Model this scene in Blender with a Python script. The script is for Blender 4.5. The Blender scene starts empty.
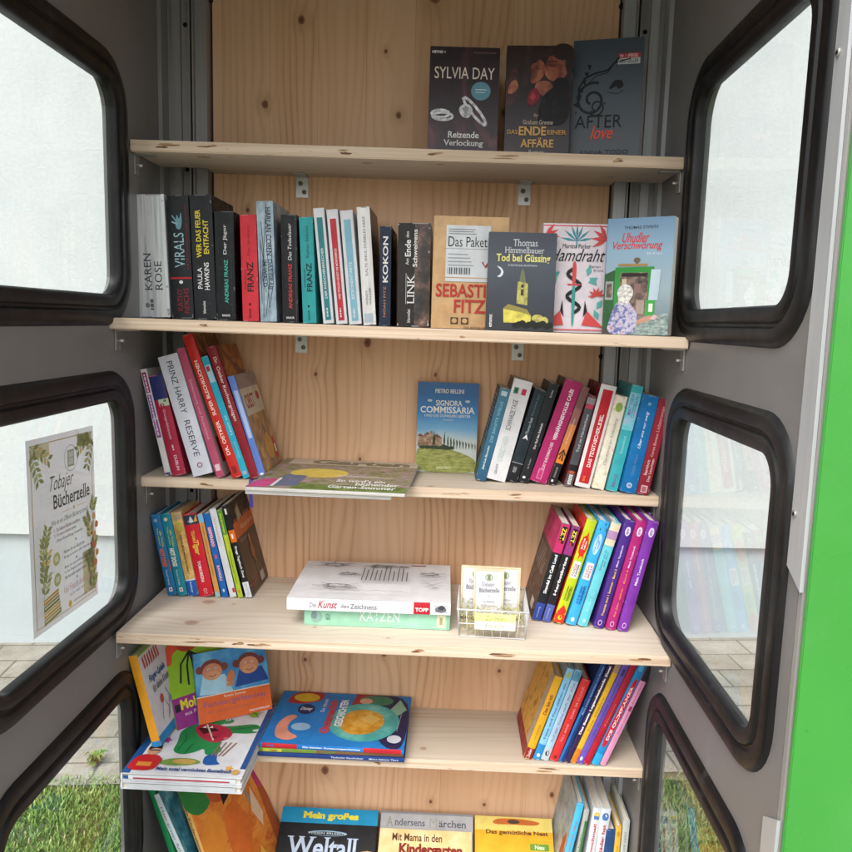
import bpy, bmesh, math, random
from mathutils import Vector, Matrix, Euler, noise as mnoise

random.seed(7)
R = math.radians
scene = bpy.context.scene
COL = scene.collection

# ------------------------------------------------------------------ camera
cam_data = bpy.data.cameras.new("camera")
cam = bpy.data.objects.new("camera", cam_data)
COL.objects.link(cam)
cam_data.sensor_width = 36.0
cam_data.lens = 36.0 * 763.75 / 852.0
cam_data.clip_start = 0.02
cam_data.clip_end = 500
_r = Vector((0.99901011, 0.03510619, 0.02731941))
_u = Vector((-0.03178585, 0.13371545, 0.99050989))
_f = Vector((-0.03112001, 0.99039777, -0.13469896))
cam.matrix_world = Matrix(((_r.x, _u.x, -_f.x, 0.08751517), (_r.y, _u.y, -_f.y, -1.40641362),
                           (_r.z, _u.z, -_f.z, -0.01482256), (0, 0, 0, 1)))
scene.camera = cam

# ------------------------------------------------------------------ light
SUN_EL, SUN_AZ = R(52), R(205)          # azimuth clockwise from +Y
world = bpy.data.worlds.new("World")
scene.world = world
world.use_nodes = True
wn, wl = world.node_tree.nodes, world.node_tree.links
bgn = wn["Background"]
sky = wn.new("ShaderNodeTexSky")
sky.sky_type = 'NISHITA'
sky.sun_disc = False
sky.sun_elevation = SUN_EL
sky.sun_rotation = SUN_AZ
sky.air_density = 1.0
sky.dust_density = 4.0
sky.ozone_density = 1.0
hsv = wn.new("ShaderNodeHueSaturation")
hsv.inputs["Saturation"].default_value = 0.30
wl.new(sky.outputs[0], hsv.inputs["Color"])
wl.new(hsv.outputs[0], bgn.inputs[0])
bgn.inputs[1].default_value = 0.13
sun_data = bpy.data.lights.new("sun", 'SUN')
sun_data.energy = 0.85
sun_data.angle = R(40)
sun_data.color = (1.0, 0.97, 0.93)
sun = bpy.data.objects.new("sun", sun_data)
COL.objects.link(sun)
_sd = Vector((math.sin(SUN_AZ) * math.cos(SUN_EL), math.cos(SUN_AZ) * math.cos(SUN_EL), math.sin(SUN_EL)))
sun.rotation_euler = _sd.to_track_quat('Z', 'Y').to_euler()
sun.location = _sd * 20
vs = scene.view_settings
vs.view_transform = 'Standard'
vs.look = 'None'
vs.gamma = 1
vs.use_curve_mapping = False
vs.exposure = 1.32
scene.render.engine = 'CYCLES'
scene.cycles.max_bounces = 8
scene.cycles.transparent_max_bounces = 12

# ------------------------------------------------------------------ helpers
def lin(h):
    h = h.lstrip('#')
    c = [int(h[i:i + 2], 16) / 255 for i in (0, 2, 4)]
    return tuple(x / 12.92 if x <= 0.04045 else ((x + 0.055) / 1.055) ** 2.4 for x in c) + (1.0,)

_mats = {}
def base_mat(name):
    m = bpy.data.materials.new(name)
    m.use_nodes = True
    nt = m.node_tree
    return m, nt.nodes, nt.links, nt.nodes["Principled BSDF"]

def ramp_node(N, stops, interp='LINEAR'):
    r = N.new("ShaderNodeValToRGB")
    r.color_ramp.interpolation = interp
    els = r.color_ramp.elements
    while len(els) < len(stops):
        els.new(0.5)
    for e, (p, c) in zip(els, stops):
        e.position = p
        e.color = c if not isinstance(c, str) else lin(c)
    return r

def mapped(N, L, scale=(1, 1, 1), loc=(0, 0, 0), src='Object', rot=(0, 0, 0)):
    tc = N.new("ShaderNodeTexCoord")
    mp = N.new("ShaderNodeMapping")
    mp.inputs["Scale"].default_value = scale
    mp.inputs["Location"].default_value = loc
    mp.inputs["Rotation"].default_value = rot
    L.new(tc.outputs[src], mp.inputs[0])
    return mp

def noise(N, L, mp, scale, detail=4, rough=.55):
    n = N.new("ShaderNodeTexNoise")
    n.inputs["Scale"].default_value = scale
    n.inputs["Detail"].default_value = detail
    n.inputs["Roughness"].default_value = rough
    L.new(mp.outputs[0], n.inputs["Vector"])
    return n

def bump(N, L, b, src, strength, dist=.002):
    bn = N.new("ShaderNodeBump")
    bn.inputs["Strength"].default_value = strength
    bn.inputs["Distance"].default_value = dist
    L.new(src, bn.inputs["Height"])
    L.new(bn.outputs[0], b.inputs["Normal"])
    return bn

def mixc(N, L, fac, a, c, mode='MIX'):
    mx = N.new("ShaderNodeMix")
    mx.data_type = 'RGBA'
    mx.blend_type = mode
    for inp, v in ((mx.inputs[0], fac), (mx.inputs[6], a), (mx.inputs[7], c)):
        if isinstance(v, (int, float)):
            inp.default_value = v
        elif isinstance(v, tuple):
            inp.default_value = v
        elif isinstance(v, str):
            inp.default_value = lin(v)
        else:
            L.new(v, inp)
    return mx.outputs[2]

def ink(h, rough=.42, metal=0.0):
    """printed card / cloth in one colour with faint mottling and rubbed patches"""
    k = (h, rough, metal)
    if k in _mats:
        return _mats[k]
    m, N, L, b = base_mat("print_" + h.lstrip('#'))
    mp = mapped(N, L)
    n = noise(N, L, mp, 26, 5, .6)
    c = lin(h)
    lo = tuple(x * .82 for x in c[:3]) + (1,)
    hi = tuple(min(1, x * 1.08 + .006) for x in c[:3]) + (1,)
    r = ramp_node(N, [(.3, lo), (.7, hi)])
    L.new(n.outputs[0], r.inputs[0])
    n3 = noise(N, L, mp, 210, 2)
    sp_ = ramp_node(N, [(.66, (0, 0, 0, 1)), (.80, (.5, .5, .5, 1))])
    L.new(n3.outputs[0], sp_.inputs[0])
    L.new(mixc(N, L, sp_.outputs[0], r.outputs[0], tuple(x * .75 + .10 for x in c[:3]) + (1,)), b.inputs["Base Color"])
    n2 = noise(N, L, mp, 60, 3)
    rr = ramp_node(N, [(.35, (rough - .08,) * 3 + (1,)), (.7, (rough + .14,) * 3 + (1,))])
    L.new(n2.outputs[0], rr.inputs[0])
    L.new(rr.outputs[0], b.inputs["Roughness"])
    b.inputs["Metallic"].default_value = metal
    b.inputs["Specular IOR Level"].default_value = .26
    _mats[k] = m
    return m

def pic(name, stops, scale=30, stretch=(1, 1, 1), rough=.35, interp='LINEAR', detail=6, dist=0.0, loc=(0, 0, 0)):
    """photo-like print: several inks laid out by noise"""
    if name in _mats:
        return _mats[name]
    m, N, L, b = base_mat("print_" + name)
    mp = mapped(N, L, stretch, loc)
    n = noise(N, L, mp, scale, detail, .62)
    n.inputs["Distortion"].default_value = dist
    r = ramp_node(N, stops, interp)
    L.new(n.outputs[0], r.inputs[0])
    L.new(r.outputs[0], b.inputs["Base Color"])
    b.inputs["Roughness"].default_value = rough
    _mats[name] = m
    return m

def grad(name, axis, z0, z1, stops, rough=.35, var=.25, scale=18):
    """printed gradient along one object axis (a sky on a cover), broken up by noise"""
    if name in _mats:
        return _mats[name]
    m, N, L, b = base_mat("print_" + name)
    tc = N.new("ShaderNodeTexCoord")
    sp = N.new("ShaderNodeSeparateXYZ")
    L.new(tc.outputs["Object"], sp.inputs[0])
    mr = N.new("ShaderNodeMapRange")
    mr.inputs[1].default_value = z0
    mr.inputs[2].default_value = z1
    L.new(sp.outputs[axis], mr.inputs[0])
    mp = mapped(N, L)
    n = noise(N, L, mp, scale, 5)
    ad = N.new("ShaderNodeMath")
    ad.operation = 'MULTIPLY_ADD'
    L.new(n.outputs[0], ad.inputs[0])
    ad.inputs[1].default_value = var
    L.new(mr.outputs[0], ad.inputs[2])
    sb = N.new("ShaderNodeMath")
    sb.operation = 'SUBTRACT'
    L.new(ad.outputs[0], sb.inputs[0])
    sb.inputs[1].default_value = var / 2
    r = ramp_node(N, stops)
    L.new(sb.outputs[0], r.inputs[0])
    L.new(r.outputs[0], b.inputs["Base Color"])
    b.inputs["Roughness"].default_value = rough
    _mats[name] = m
    return m

def M(c):
    return ink(c) if isinstance(c, str) and c.startswith('#') else (_mats[c] if isinstance(c, str) else c)

def tag(o, label=None, cat=None, group=None, kind=None):
    if label: o['label'] = label
    if cat: o['category'] = cat
    if group: o['group'] = group
    if kind: o['kind'] = kind
    return o

def empty(name, loc=(0, 0, 0), rot=(0, 0, 0), parent=None):
    o = bpy.data.objects.new(name, None)
    o.empty_display_size = .05
    COL.objects.link(o)
    o.location = loc
    o.rotation_euler = rot
    if parent: o.parent = parent
    return o

class MB:
    """collects polygons with material slots and builds ONE mesh object"""
    def __init__(s):
        s.v, s.f, s.m, s.sm, s.mats = [], [], [], [], []
    def slot(s, m):
        m = M(m)
        if m not in s.mats: s.mats.append(m)
        return s.mats.index(m)
    def poly(s, pts, m, smooth=False):
        i = len(s.v)
        s.v += [tuple(p) for p in pts]
        s.f.append(tuple(range(i, i + len(pts))))
        s.m.append(s.slot(m)); s.sm.append(smooth)
    def mesh(s, vs_, fs, m, smooth=False):
        i = len(s.v)
        s.v += [tuple(p) for p in vs_]
        k = s.slot(m)
        for f in fs:
            s.f.append(tuple(i + j for j in f)); s.m.append(k); s.sm.append(smooth)
    def box(s, lo, hi, m, bev=0.0):
        x0, y0, z0 = lo; x1, y1, z1 = hi
        if bev <= 0:
            vs_ = [(x0, y0, z0), (x1, y0, z0), (x1, y1, z0), (x0, y1, z0), (x0, y0, z1), (x1, y0, z1), (x1, y1, z1), (x0, y1, z1)]
            s.mesh(vs_, [(0, 3, 2, 1), (4, 5, 6, 7), (0, 1, 5, 4), (1, 2, 6, 5), (2, 3, 7, 6), (3, 0, 4, 7)], m)
        else:
            bm = bmesh.new()
            bmesh.ops.create_cube(bm, size=1)
            for v in bm.verts:
                v.co = Vector(((x0 + x1) / 2 + v.co.x * (x1 - x0), (y0 + y1) / 2 + v.co.y * (y1 - y0), (z0 + z1) / 2 + v.co.z * (z1 - z0)))
            bmesh.ops.bevel(bm, geom=bm.edges[:], offset=bev, segments=2, affect='EDGES')
            s.bm(bm, m)
    def bm(s, bm, m, smooth=False):
        bm.verts.index_update()
        s.mesh([v.co.copy() for v in bm.verts], [tuple(v.index for v in f.verts) for f in bm.faces], m, smooth)
        bm.free()
    def tube(s, pts, r, m, n=8, closed=False):
        pts = [Vector(p) for p in pts]
        rings = []
        k = len(pts)
        for i, p in enumerate(pts):
            a = pts[i - 1] if i or closed else p
            c = pts[(i + 1) % k] if i < k - 1 or closed else p
            t = (c - a).normalized()
            up = Vector((0, 0, 1)) if abs(t.z) < .9 else Vector((1, 0, 0))
            e1 = t.cross(up).normalized(); e2 = t.cross(e1)
            rr = r[i] if isinstance(r, (list, tuple)) else r
            rings.append([p + (e1 * math.cos(2 * math.pi * j / n) + e2 * math.sin(2 * math.pi * j / n)) * rr for j in range(n)])
        vs_ = [q for rg in rings for q in rg]
        fs = []
        for i in range(k if closed else k - 1):
            for j in range(n):
                a, b2 = i * n + j, i * n + (j + 1) % n
                c, d = ((i + 1) % k) * n + (j + 1) % n, ((i + 1) % k) * n + j
                fs.append((a, b2, c, d))
        if not closed:
            fs.append(tuple(range(n - 1, -1, -1))); fs.append(tuple((k - 1) * n + j for j in range(n)))
        s.mesh(vs_, fs, m, True)
    def build(s, name, parent=None, loc=(0, 0, 0), rot=(0, 0, 0)):
        me = bpy.data.meshes.new(name)
        me.from_pydata(s.v, [], s.f)
        for m in s.mats: me.materials.append(m)
        me.polygons.foreach_set("material_index", s.m)
        me.polygons.foreach_set("use_smooth", s.sm)
        me.update()
        o = bpy.data.objects.new(name, me)
        COL.objects.link(o)
        o.location = loc; o.rotation_euler = rot
        if parent: o.parent = parent
        return o

# text outlines (built-in font), cached as unit-box meshes
_txt = {}
def text_mesh(t, bold=0.0, shear=0.0, space=1.0, thin=False):
    k = (t, bold, shear, space)
    if k in _txt: return _txt[k]
    serif = t.startswith('~')          # '~' adds small serifs to the stem ends
    t = t.lstrip('~')
    cu = bpy.data.curves.new("lettering", 'FONT')
    cu.body = t
    cu.size = 1
    cu.offset = bold
    cu.shear = shear
    cu.space_character = space
    cu.resolution_u = 3
    cu.align_x = 'LEFT'
    o = bpy.data.objects.new("lettering", cu)
    COL.objects.link(o)
    dg = bpy.context.evaluated_depsgraph_get()
    me = bpy.data.meshes.new_from_object(o.evaluated_get(dg))
    vs_ = [(v.co.x, v.co.y) for v in me.vertices]
    fs = [tuple(p.vertices) for p in me.polygons]
    if serif:
        use = {}
        for f_ in fs:
            for j in range(len(f_)):
                e_ = tuple(sorted((f_[j], f_[(j + 1) % len(f_)])))
                use.setdefault(e_, []).append(f_)
        for (a, c), ff in list(use.items()):
            if len(ff) > 1: continue
            (xa, ya), (xb, yb) = vs_[a], vs_[c]
            if abs(ya - yb) > .004 or not .03 < abs(xa - xb) < .17: continue
            inward = sum(vs_[q][1] for q in ff[0]) / len(ff[0]) - ya
            if abs(inward) < .002: continue
            th_ = .045 if inward > 0 else -.045
            for x_, sg in ((min(xa, xb), -1), (max(xa, xb), 1)):
                n0 = len(vs_)
                sl = shear * th_
                vs_ += [(x_, ya), (x_ + sg * .07, ya), (x_ + sg * .07, ya + th_ * .6), (x_ + sl, ya + th_)]
                fs.append((n0, n0 + 1, n0 + 2, n0 + 3) if sg * th_ > 0 else (n0 + 3, n0 + 2, n0 + 1, n0))
    bpy.data.objects.remove(o); bpy.data.curves.remove(cu); bpy.data.meshes.remove(me)
    x0 = min(v[0] for v in vs_); x1 = max(v[0] for v in vs_)
    y0 = min(v[1] for v in vs_); y1 = max(v[1] for v in vs_)
    _txt[k] = ([((x - x0) / (x1 - x0), (y - y0) / (y1 - y0)) for x, y in vs_], fs)
    return _txt[k]

LIFT, STEP = .00030, .00005
def draw(mb, frame, ops, shape=None):
    """print ops on a panel: frame = (origin, U, V, normal), ops in 0..1 panel coordinates"""
    O, U, V, Nn = frame
    for i, op in enumerate(ops):
        off = LIFT + STEP * i
        def P(u, v):
            p = O + U * u + V * v + Nn * off
            if shape: p = p + Nn * shape(u)
            return p
        k = op[0]
        if k == 'r':
            _, u0, v0, u1, v1, c = op
            n = 6 if shape else 1
            for j in range(n):
                a, b2 = u0 + (u1 - u0) * j / n, u0 + (u1 - u0) * (j + 1) / n
                mb.poly([P(a, v0), P(b2, v0), P(b2, v1), P(a, v1)], c)
        elif k == 'e':
            _, u, v, ru, rv, c = op
            mb.poly([P(u + ru * math.cos(a * math.pi / 10), v + rv * math.sin(a * math.pi / 10)) for a in range(20)], c)
        elif k in 'pP':
            pts = op[1]
            if k == 'p' and len(pts) >= 5:      # drawn shapes have rounded outlines; 'P' keeps corners
                for _ in range(2):
                    q = []
                    for j in range(len(pts)):
                        a, c = pts[j], pts[(j + 1) % len(pts)]
                        q += [(a[0] * .78 + c[0] * .22, a[1] * .78 + c[1] * .22), (a[0] * .22 + c[0] * .78, a[1] * .22 + c[1] * .78)]
                    pts = q
            bm = bmesh.new()
            vv = [bm.verts.new((x, y, 0)) for x, y in pts]
            es = [bm.edges.new((vv[j], vv[(j + 1) % len(vv)])) for j in range(len(vv))]
            bmesh.ops.triangle_fill(bm, use_beauty=True, edges=es)
            bm.verts.index_update()
            mb.mesh([P(x.co.x, x.co.y) for x in bm.verts], [tuple(x.index for x in f.verts) for f in bm.faces], op[2])
            bm.free()
        elif k == 'l':            # stroke: points, width in metres
            pts, wd, c = op[1], op[2], op[3]
            W3 = [P(*q) for q in pts]
            Lf, Rt = [], []
            for j, p in enumerate(W3):
                t = (W3[min(j + 1, len(W3) - 1)] - W3[max(j - 1, 0)]).normalized()
                s_ = t.cross(Nn) * wd / 2
                Lf.append(p + s_); Rt.append(p - s_)
            for j in range(len(W3) - 1):
                mb.poly([Lf[j], Rt[j], Rt[j + 1], Lf[j + 1]], c)
        elif k == 't':
            t, u0, v0, u1, v1, c = op[1:7]
            d = op[7] if len(op) > 7 else 'h'
            bold = op[8] if len(op) > 8 else 0.0
            shear = op[9] if len(op) > 9 else 0.0
            vs_, fs = text_mesh(t, bold, shear)
            if d == 'h': pts = [P(u0 + x * (u1 - u0), v0 + y * (v1 - v0)) for x, y in vs_]
            elif d == 'u': pts = [P(u1 - y * (u1 - u0), v0 + x * (v1 - v0)) for x, y in vs_]
            else: pts = [P(u0 + y * (u1 - u0), v1 - x * (v1 - v0)) for x, y in vs_]
            mb.mesh(pts, fs, c)

def lines(u0, v0, u1, v1, n, c, frac=.45, jit=.25, seed=1):
    """small unreadable print: n horizontal rules of ragged length"""
    rr = random.Random(seed)
    h = (v1 - v0) / n
    return [('r', u0, v0 + h * k, u1 - (u1 - u0) * rr.random() * jit, v0 + h * (k + frac), c) for k in range(n)]

def vlines(u0, v0, u1, v1, n, c, frac=.4, jit=.2, seed=1):
    rr = random.Random(seed)
    w = (u1 - u0) / n
    return [('r', u0 + w * k, v0, u0 + w * (k + frac), v1 - (v1 - v0) * rr.random() * jit, c) for k in range(n)]

# ------------------------------------------------------------------ setting materials
G = -1.45
def wood(name, along, across, c_lo, c_hi, c_dark, knots=1.0, stave=.085, seed=0.0):
    m, N, L, b = base_mat(name)
    tc = N.new("ShaderNodeTexCoord"); sp = N.new("ShaderNodeSeparateXYZ")
    L.new(tc.outputs["Object"], sp.inputs[0])
    def math_(op, a, c=None, c2=None):
        n = N.new("ShaderNodeMath"); n.operation = op
        for k, v in enumerate((a, c, c2)):
            if v is None: continue
            if isinstance(v, (int, float)): n.inputs[k].default_value = v
            else: L.new(v, n.inputs[k])
        return n.outputs[0]
    def comb(x, y, z):
        n = N.new("ShaderNodeCombineXYZ")
        for k, v in enumerate((x, y, z)):
            if isinstance(v, (int, float)): n.inputs[k].default_value = v
            else: L.new(v, n.inputs[k])
        return n.outputs[0]
    def noi(vec, scale, det=3, ro=.55):
        n = N.new("ShaderNodeTexNoise"); n.inputs["Scale"].default_value = scale
        n.inputs["Detail"].default_value = det; n.inputs["Roughness"].default_value = ro
        L.new(vec, n.inputs["Vector"]); return n.outputs[0]
    A, Bc = sp.outputs[across], sp.outputs[along]
    third = sp.outputs[3 - along - across]
    idx = math_('FLOOR', math_('DIVIDE', math_('ADD', A, 5 + seed), stave))
    wnz = N.new("ShaderNodeTexWhiteNoise"); wnz.noise_dimensions = '1D'
    L.new(idx, wnz.inputs["W"])
    rnd = wnz.outputs["Value"]
    off = math_('MULTIPLY', rnd, 37.0)
    # knots
    vo = N.new("ShaderNodeTexVoronoi"); vo.feature = 'F1'; vo.voronoi_dimensions = '2D'; vo.inputs["Scale"].default_value = 1
    L.new(comb(math_('MULTIPLY', math_('ADD', A, seed), 8.5), math_('MULTIPLY_ADD', Bc, 6.8, seed * 3), 0.0), vo.inputs["Vector"])
    dist = vo.outputs["Distance"]
    csep = N.new("ShaderNodeSeparateColor"); L.new(vo.outputs["Color"], csep.inputs[0])
    has = math_('GREATER_THAN', csep.outputs[0], .36)
    rad = math_('MULTIPLY_ADD', math_('POWER', csep.outputs[1], 2.0), .095, .022)
    # growth rings bent round the knots
    warp = noi(comb(math_('MULTIPLY', A, 5.0), math_('MULTIPLY', Bc, .9), off), 1.0, 2)
    bend = math_('MULTIPLY', math_('MULTIPLY', has, math_('POWER', 2.718, math_('MULTIPLY', dist, -7.0))), .020)
    ph = math_('MULTIPLY', math_('ADD', math_('ADD', A, math_('MULTIPLY', warp, .16)), bend), 390.0)
    ring = math_('MULTIPLY_ADD', math_('SINE', math_('ADD', ph, off)), .5, .5)
    ring = math_('POWER', ring, 2.2)
    fib = noi(comb(math_('MULTIPLY', A, 420.0), math_('MULTIPLY', Bc, 9.0), math_('MULTIPLY', third, 60.0)), 1.0, 4, .6)
    broad = noi(comb(math_('MULTIPLY', A, 26.0), math_('MULTIPLY', Bc, 1.3), off), 1.0, 3)
    patch = noi(comb(math_('MULTIPLY', A, 9.0), math_('MULTIPLY', Bc, .7), math_('ADD', off, 3.0)), 1.0, 2)
    ring = math_('MULTIPLY', ring, math_('MAXIMUM', math_('MULTIPLY_ADD', patch, 1.9, -.55), .0))
    t = math_('ADD', math_('MULTIPLY', ring, .58), math_('MULTIPLY', fib, .30))
    t = math_('ADD', t, math_('MULTIPLY', broad, .62))
    t = math_('ADD', t, math_('MULTIPLY_ADD', rnd, .34, -.34))
    r = ramp_node(N, [(.15, c_hi), (.55, c_lo), (.95, c_dark)])
    L.new(t, r.inputs[0])
    # knot colour
    kd = math_('DIVIDE', dist, rad)
    kn = noi(tc.outputs["Object"], 190.0, 2)
    kd = math_('ADD', kd, math_('MULTIPLY_ADD', kn, .5, -.25))
    kr = ramp_node(N, [(.0, '#4a2a17'), (.55, '#7a4a2a'), (.9, '#8a5f40'), (1.0, '#b58f6c')])
    L.new(kd, kr.inputs[0])
    mask = N.new("ShaderNodeMapRange"); mask.inputs[1].default_value = 1.25; mask.inputs[2].default_value = .85
    L.new(kd, mask.inputs[0])
    halo = N.new("ShaderNodeMapRange"); halo.inputs[1].default_value = 4.0; halo.inputs[2].default_value = .8
    L.new(kd, halo.inputs[0])
    t2 = mixc(N, L, math_('MULTIPLY', math_('MULTIPLY', halo.outputs[0], has), .35 * knots), r.outputs[0], c_dark)
    mk = math_('MULTIPLY', math_('MULTIPLY', mask.outputs[0], has), .95 * knots)
    col = mixc(N, L, mk, t2, kr.outputs[0])
    # glue line between staves
    fr = math_('FRACT', math_('DIVIDE', math_('ADD', A, 5 + seed), stave))
    gl = math_('MULTIPLY', math_('LESS_THAN', fr, .010), .38)
    col = mixc(N, L, gl, col, '#8a6443')
    L.new(col, b.inputs["Base Color"])
    b.inputs["Roughness"].default_value = .62
    bump(N, L, b, fib, .12, .001)
    return m

M_back = wood("spruce_back", 2, 0, '#d3a67f', '#e0b793', '#a2734c', 1.0, .088, .013)
M_shelf = wood("spruce_shelf", 0, 1, '#c6b7a4', '#d0c4b4', '#b0987d', .5, .07, .031)  # paler than the back panel: whitish sky light put into the colour
def edge_wood():
    m, N, L, b = base_mat("spruce_edge")
    mp = mapped(N, L, (3, 60, 160))
    n = noise(N, L, mp, 1.0, 5, .6)
    mp2 = mapped(N, L, (16, 1, 90), (3, 0, 1))
    n2 = noise(N, L, mp2, 1.0, 3, .6)
    r = ramp_node(N, [(.3, '#dccab4'), (.55, '#cbb49b'), (.8, '#a68a70')])
    L.new(n.outputs[0], r.inputs[0])
    k = ramp_node(N, [(.66, (0, 0, 0, 1)), (.74, (1, 1, 1, 1))])
    L.new(n2.outputs[0], k.inputs[0])
    L.new(mixc(N, L, k.outputs[0], r.outputs[0], '#8a6040'), b.inputs["Base Color"])
    b.inputs["Roughness"].default_value = .7
    bump(N, L, b, n.outputs[0], .3, .001)
    return m
M_edge = edge_wood()

def painted(name, h, rough, metal=0.0, scale=9, var=.07, streak=(1, 1, 1), wear=0.0):
    m, N, L, b = base_mat(name)
    mp = mapped(N, L, streak)
    n = noise(N, L, mp, scale, 6, .6)
    c = lin(h)
    r = ramp_node(N, [(.3, tuple(x * (1 - var) for x in c[:3]) + (1,)), (.7, tuple(min(1, x * (1 + var)) for x in c[:3]) + (1,))])
    L.new(n.outputs[0], r.inputs[0])
    n2 = noise(N, L, mp, 120, 2)
    sp_ = ramp_node(N, [(.70, (0, 0, 0, 1)), (.76, (1, 1, 1, 1))])
    L.new(n2.outputs[0], sp_.inputs[0])
    L.new(mixc(N, L, sp_.outputs[0], r.outputs[0], tuple(x * .8 for x in c[:3]) + (1,)), b.inputs["Base Color"])
    b.inputs["Metallic"].default_value = metal
    if wear:
        mps = mapped(N, L, (40, 40, 2.2), (1, 2, 3))
        ns = noise(N, L, mps, 1.0, 5, .7)
        ws = ramp_node(N, [(.60, (0, 0, 0, 1)), (.72, (wear,) * 3 + (1,))]); L.new(ns.outputs[0], ws.inputs[0])
        mpd = mapped(N, L, (1, 1, 1), (4, 1, 2))
        nd = noise(N, L, mpd, 3.2, 8, .72)
        wd = ramp_node(N, [(.46, (0, 0, 0, 1)), (.70, (wear,) * 3 + (1,))]); L.new(nd.outputs[0], wd.inputs[0])
        lt = tuple(x * .7 + .12 for x in c[:3]) + (1,)
        c0 = mixc(N, L, sp_.outputs[0], r.outputs[0], tuple(x * .8 for x in c[:3]) + (1,))
        c1 = mixc(N, L, wd.outputs[0], c0, lt)
        c2 = mixc(N, L, ws.outputs[0], c1, lt)
        L.new(c2, b.inputs["Base Color"])
    rr = ramp_node(N, [(.3, (rough - .07,) * 3 + (1,)), (.7, (rough + .09,) * 3 + (1,))])
    L.new(n.outputs[0], rr.inputs[0]); L.new(rr.outputs[0], b.inputs["Roughness"])
    bump(N, L, b, n2.outputs[0], .05, .0006)
    return m
M_wall = painted("taupe_metal", '#757372', .40, .0, 7, .06, wear=.30)
M_alu = painted("grey_aluminium", '#9b9997', .40, .35, 5, .08, (30, 30, 1))
M_alul = painted("bright_aluminium", '#b4b7ba', .38, .30, 6, .08, (30, 30, 1), wear=.25)
M_gap = painted("dark_recess", '#2a2928', .7)
M_green = painted("green_paint", '#398c36', .26, 0, 3, .08, wear=.16)
M_rub = painted("black_rubber", '#0b0b0d', .42, 0, 25, .2, wear=.14)
M_rub.node_tree.nodes["Principled BSDF"].inputs["Specular IOR Level"].default_value = .35
M_zinc = painted("zinc_steel", '#b3b3b0', .35, .7, 40, .1)
M_black = ink('#0d0d0e', .6)

def glass_mat():
    m = bpy.data.materials.new("window_glass"); m.use_nodes = True
    N, L = m.node_tree.nodes, m.node_tree.links
    N.remove(N["Principled BSDF"])
    out = N["Material Output"]
    tr = N.new("ShaderNodeBsdfTransparent"); tr.inputs[0].default_value = (.93, .96, .955, 1)
    gl = N.new("ShaderNodeBsdfGlossy"); gl.inputs["Roughness"].default_value = .02
    fr = N.new("ShaderNodeFresnel")
    ge = N.new("ShaderNodeNewGeometry")
    io = N.new("ShaderNodeMapRange"); io.inputs[3].default_value = 1.42; io.inputs[4].default_value = 1 / 1.42
    L.new(ge.outputs["Backfacing"], io.inputs[0]); L.new(io.outputs[0], fr.inputs[0])
    df = N.new("ShaderNodeBsdfDiffuse"); df.inputs[0].default_value = (.8, .82, .83, 1)
    mp = mapped(N, L)
    n = noise(N, L, mp, 14, 6, .65)
    r = ramp_node(N, [(.35, (.015,) * 3 + (1,)), (.75, (.075,) * 3 + (1,))])
    L.new(n.outputs[0], r.inputs[0])
    m0 = N.new("ShaderNodeMixShader"); L.new(r.outputs[0], m0.inputs[0]); L.new(tr.outputs[0], m0.inputs[1]); L.new(df.outputs[0], m0.inputs[2])
    m1 = N.new("ShaderNodeMixShader"); L.new(fr.outputs[0], m1.inputs[0]); L.new(m0.outputs[0], m1.inputs[1]); L.new(gl.outputs[0], m1.inputs[2])
    L.new(m1.outputs[0], out.inputs[0])
    return m
M_glass = glass_mat()

def plaster_mat(name, c_lo, c_hi, strength):
    m, N, L, b = base_mat(name)
    mp = mapped(N, L)
    n = noise(N, L, mp, 60, 6, .7)
    n2 = noise(N, L, mp, 2.2, 4)
    r = ramp_node(N, [(.3, c_lo), (.7, c_hi)]); L.new(n2.outputs[0], r.inputs[0])
    n3 = noise(N, L, mp, 33, 3, .6)
    r3 = ramp_node(N, [(.74, (0, 0, 0, 1)), (.80, (1, 1, 1, 1))]); L.new(n3.outputs[0], r3.inputs[0])
    g1 = ramp_node(N, [(.3, (.80, .80, .80, 1)), (.62, (1, 1, 1, 1))]); L.new(n.outputs[0], g1.inputs[0])
    cc = mixc(N, L, min(1.0, strength), r.outputs[0], g1.outputs[0], 'MULTIPLY')
    L.new(mixc(N, L, r3.outputs[0], cc, '#b9bdbc'), b.inputs["Base Color"])
    b.inputs["Roughness"].default_value = .9
    bump(N, L, b, n.outputs[0], strength, .006)
    return m
M_plaster = plaster_mat("white_plaster", '#bdc2c3', '#c8cccc', .4)
M_plinth = plaster_mat("grey_plinth", '#a9b3b6', '#b5bec1', .15)

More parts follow.
